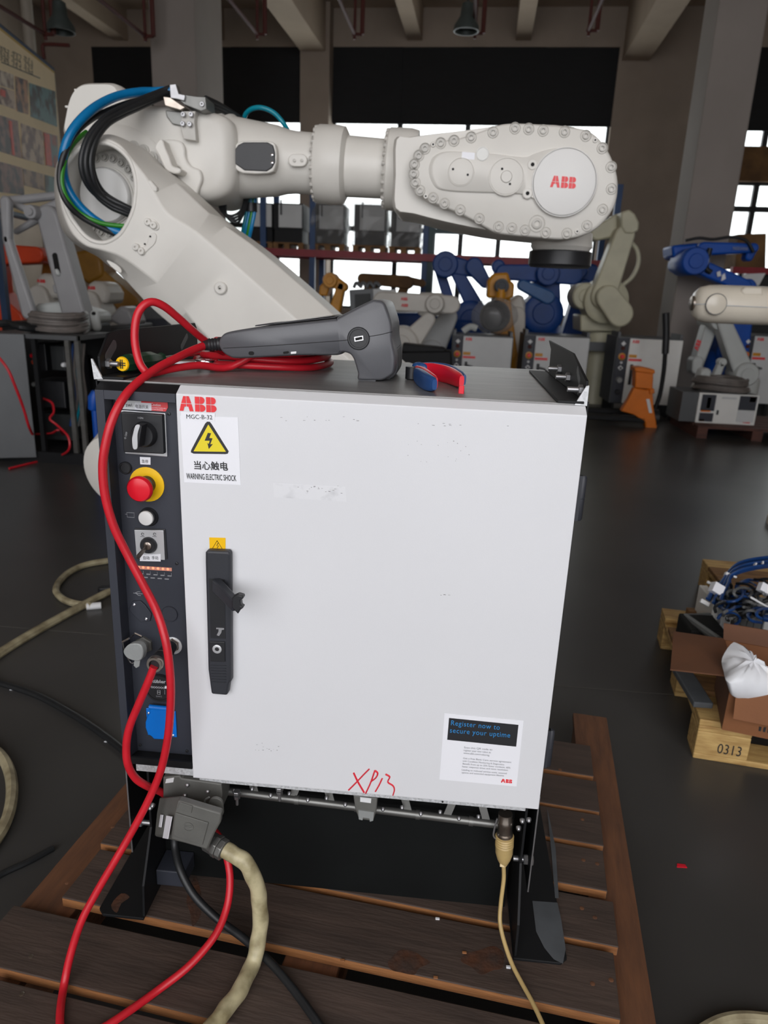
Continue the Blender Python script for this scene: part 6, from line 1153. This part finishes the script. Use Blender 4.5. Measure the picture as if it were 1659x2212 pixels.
g = G(); p = atz(222, 1284, 0); g.hull2(p+V((.0, .0, .02)), p+V((.12, .06, .02)), .018, .012, (0, 0, .03)); tl_ = thing('floor_plug', 'black plug with orange tip on the floor left of the cabinet', 'plug', p); put(g, 'plug_body', 'black_plastic', tl_, bevel=.004)
g = G(); q = p+V((.02, .06, .03)); g.slab([q, q+V((.09, .01, 0)), q+V((.07, .07, .03)), q+V((.02, .05, .02))], (0, 0, .012)); put(g, 'plug_tip', 'jack_orange', tl_, bevel=.003); g = G(); q = atz(200, 1309, .012); g.cyl(q+V((-.02, -.01, 0)), q+V((.03, .012, 0)), .014, n=12); put(g, 'plug_pin', 'label_white', tl_)
for i, (u, v) in enumerate(((30, 1490), (235, 1602), (1472, 1872))):
    q = atz(u, v, 0); g = G(); g.slab([q+V((-.012, -.004, 0)), q+V((.012, -.003, 0)), q+V((.01, .006, 0)), q+V((-.008, .007, 0))], (0, 0, .002)); solo(g, 'paper_scrap', 'plastic_bag' if i < 2 else 'tool_red', ('white scrap on the floor by the black cable', 'tiny white scrap on the floor near the panel', 'tiny red scrap on the bare floor at the right')[i], 'scrap', q)
# ================================================================== RIGHT PALLETS WITH PARTS
RA = -.14
PO = atz(1496, 1637, 0)
def pine_pallet(label, loc, rz, h=.13, depth=.80, wid=1.0):
    t = thing('pine_pallet', label, 'pallet', loc, 'pine pallets at the right edge', rz)
    def bx(x0, x1, y0, y1, z0, z1, m, nm): g = G(); g.box(x0, x1, y0, y1, z0, z1); return put(g, nm, m, t, local=True, smooth=0, bevel=.003)
    first = None; ys = (0, depth/2-.05, depth-.1)
    for y in ys: bx(0, wid, y, y+.1, 0, .018, 'pine', 'bottom_board')
    for y in ys:
        for x in (0, wid/2-.07, wid-.145):
            b = bx(x, x+.145, y, y+.1, .0185, h-.038, 'pine', 'block'); first = first or b
    for x in (0, wid/2-.07, wid-.145): bx(x, x+.145, 0, depth, h-.0375, h-.0195, 'pine' if x == 0 else 'pine_dark', 'stringer')
    n = 5
    for i in range(n): y = i*(depth-.1)/(n-1); bx(0, wid, y, y+.1, h-.019, h, 'pine' if i in (0, n-1) else 'pine_dark', 'slat')
    return t, first
rpal, blk = pine_pallet('pale pine pallet stencilled 0313 in front at the right edge', PO, RA); RM = tmat(rpal)
text('0313', 'stencil', 'ink', blk, RM @ V((.060, -.0008, .030)), RM.to_3x3() @ V((1, 0, 0)), (0, 0, 1), .046, width=.064)
q = atz(1503, 1206, .13); pine_pallet('plain pine pallet behind the pile of parts', V((q.x, q.y-.5, 0)), -.06, .13, .5, .95)
# open carton
TZ = .131; CA = -.25
c0 = atz(1559, 1576, TZ)
cart = thing('carton', 'open brown carton holding a white bag on the pine pallet', 'carton', c0, rz=CA); CM = tmat(cart)
def cb(P, th, nm, m='cardboard'): g = G(); g.slab([V(p) for p in P], V(th)); return put(g, nm, m, cart, local=True, smooth=0)
CX, CY, CZ = .42, .245, .165
cb([(0, 0, 0), (CX, 0, 0), (CX, 0, CZ), (0, 0, CZ)], (0, .005, 0), 'front_wall'); cb([(0, CY, 0), (CX, CY, 0), (CX, CY, CZ), (0, CY, CZ)], (0, -.005, 0), 'rear_wall')
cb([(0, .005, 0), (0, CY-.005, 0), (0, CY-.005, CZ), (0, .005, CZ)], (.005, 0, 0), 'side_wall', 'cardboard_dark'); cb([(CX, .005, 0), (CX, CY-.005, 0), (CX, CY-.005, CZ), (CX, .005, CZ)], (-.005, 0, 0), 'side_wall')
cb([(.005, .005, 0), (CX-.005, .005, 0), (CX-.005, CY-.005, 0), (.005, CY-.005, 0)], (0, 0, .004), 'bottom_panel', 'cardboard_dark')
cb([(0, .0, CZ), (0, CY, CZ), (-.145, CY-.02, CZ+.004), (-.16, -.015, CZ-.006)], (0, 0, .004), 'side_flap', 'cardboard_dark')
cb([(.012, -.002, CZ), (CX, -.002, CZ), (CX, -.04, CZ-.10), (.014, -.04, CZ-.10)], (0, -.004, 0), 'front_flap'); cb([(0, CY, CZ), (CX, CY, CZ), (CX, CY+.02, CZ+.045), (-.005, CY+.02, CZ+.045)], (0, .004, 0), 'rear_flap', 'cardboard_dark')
for i in range(5): cb([(.09+i*.011, -.0008, .02), (.096+i*.011, -.0008, .02), (.096+i*.011, -.0008, .033+.003*(i % 2)), (.09+i*.011, -.0008, .034)], (0, -.0004, 0), 'print_mark', 'ink')
# crumpled bag, traced on a plane just above the carton rim
g = G(); random.seed(4); bz_ = .31
out = smoothpath([atz(u, v, z) for u, v, z in ((1585, 1387, .36), (1560, 1421, .33), (1563, 1450, .31), (1573, 1474, .31), (1615, 1482, .30), (1665, 1491, .29), (1700, 1490, .29), (1700, 1470, .30), (1659, 1452, .32), (1632, 1428, .34), (1606, 1408, .35))], 4, True)
cen = sum(out, V())/len(out)
vs = [g.b.verts.new(p) for p in out]; n = len(vs)
m1 = [g.b.verts.new(p.lerp(cen, .35)+V((0, 0, .022+random.uniform(-.010, .010)))) for p in out]; m2 = [g.b.verts.new(p.lerp(cen, .7)+V((0, 0, .03+random.uniform(-.012, .008)))) for p in out]; vt = g.b.verts.new(cen+V((0, 0, .03)))
l1 = [g.b.verts.new(p.lerp(cen, .3)-V((0, 0, .05))) for p in out]; vb_ = g.b.verts.new(cen-V((0, 0, .10)))
for i in range(n):
    j = (i+1) % n; g.face((vs[i], vs[j], m1[j], m1[i])); g.face((m1[i], m1[j], m2[j], m2[i])); g.face((m2[i], m2[j], vt)); g.face((vs[j], vs[i], l1[i], l1[j])); g.face((l1[j], l1[i], vb_))
solo(g, 'plastic_bag', 'plastic_bag', 'crumpled white plastic bag in the open carton', 'bag', cen, smooth=70)
g = G(); a = atz(1508, 1545, .131); g.box(a.x-.002, a.x+.055, a.y+.04, a.y+.25, .131, .150); solo(g, 'grey_tray', 'worn_grey', 'flat grey brown slab under the carton flap', 'slab', (a.x+.03, a.y+.1, .131), bevel=.004, smooth=0)
# post, case and bent bar left of the pile
p = atz(1477, 1404, 0); g = G(); g.box(p.x-.012, p.x+.03, p.y-.02, p.y+.02, 0, .17); solo(g, 'timber_post', 'pine_dark', 'short timber post under the bent grey bar', 'post', p, bevel=.003, smooth=0)
p = atz(1520, 1420, .131); g = G(); g.box(p.x-.05, p.x+.07, p.y+.02, p.y+.16, .131, .22); solo(g, 'black_case', 'black_hole', 'black plastic case behind the carton flap', 'case', p, bevel=.008, smooth=0)
a, b = atz(1480, 1332, .21), atz(1553, 1383, .24)
g = G(); g.tube([a, b], .013, 8); g.tube([a, a+(b-a)*.05+V((.10, .03, .0))], .012, 8); solo(g, 'bent_bar', 'wire_grey', 'bent grey metal bar above the black case', 'bar', a)
# grey drive units in the pile
for i, (u0, v0, u1, v1, zb_, zt_, m, L_) in enumerate(((1533, 1350, 1551, 1350, .131, .27, 'ctl_light', 'narrow light grey drive unit at the left of the pile'), (1553, 1360, 1576, 1362, .131, .25, 'ctl_grey', 'light grey drive unit next to the narrow one'), (1582, 1368, 1640, 1372, .131, .27, 'wire_grey', 'wide dark grey drive unit under the blue wires'), (1645, 1372, 1720, 1376, .131, .26, 'ctl_grey', 'grey drive unit cut by the right edge'))):
    a, b = atz(u0, v0, zb_+.05), atz(u1, v1, zb_+.05); t = thing('drive_unit', L_, 'drive unit', (a.x, a.y, zb_), 'drive units in the pile')
    g = G(); g.box(a.x, b.x, a.y, a.y+.16, zb_, zt_); put(g, 'casing', m, t, smooth=0, bevel=.004)
    for k in range(3): g = G(); x = a.x+(b.x-a.x)*(.2+.25*k); g.box(x, x+(b.x-a.x)*.12, a.y-.004, a.y, zb_+.04, zt_-.015); put(g, 'cooling_rib', m, t, smooth=0)
hz = .30
def W(u, v, z=hz): return atz(u, v, z)
random.seed(9)
hn = thing('wiring_harness', 'tangle of dark blue cables with white connectors on the parts pile', 'cable', W(1600, 1300, .27))
for k in range(22):
    o = random.uniform(-12, 12); z = hz+.025*math.sin(k*1.9); pts = [(1690, 1212+o, z+.02), (1640, 1217+o, z+.04), (1600, 1226+o, z+.03), (1578, 1240+o*.8, z+.01), (1566+o, 1262, z), (1552+o, 1285+o, z-.01), (1545+o*1.5, 1305+o, z-.02)]
    g = G(); g.tube(smoothpath([W(*p) for p in pts], 5), .0052, 6); put(g, 'blue_wire', 'wire_blue', hn)
for k in range(40):
    c = (random.uniform(1560, 1665), random.uniform(1262, 1345)); z = random.uniform(.275, .32); r = random.uniform(10, 34); a0 = random.uniform(0, 6)
    g = G(); g.tube(smoothpath([W(c[0]+r*math.cos(a0+t*.8), c[1]+r*.6*math.sin(a0+t*.8), z+.02*math.sin(t)) for t in range(7)], 4), .005, 6); put(g, 'loose_wire', random.choice(['wire_blue', 'wire_blue', 'black_cable', 'black_cable', 'wire_grey']), hn)
for u, v, z, m, sx, sy in ((1548, 1272, .33, 'sticker_white', .020, .03), (1536, 1261, .33, 'label_white', .016, .008), (1522, 1302, .30, 'label_white', .017, .012), (1571, 1242, .33, 'label_white', .010, .014), (1652, 1272, .33, 'sticker_white', .022, .026), (1642, 1302, .31, 'label_white', .04, .006), (1631, 1220, .36, 'label_white', .003, .014), (1647, 1217, .36, 'label_white', .003, .014), (1588, 1246, .34, 'label_white', .006, .006)):
    p = W(u, v, z); g = G(); g.box(-sx, sx, -sy*.5, sy*.5, -sy*.6, sy*.6, Matrix.Translation(p) @ Matrix.Rotation(random.uniform(.1, .5), 4, 'Y') @ Matrix.Rotation(-.5, 4, 'X')); put(g, 'connector', m, hn, bevel=.002)
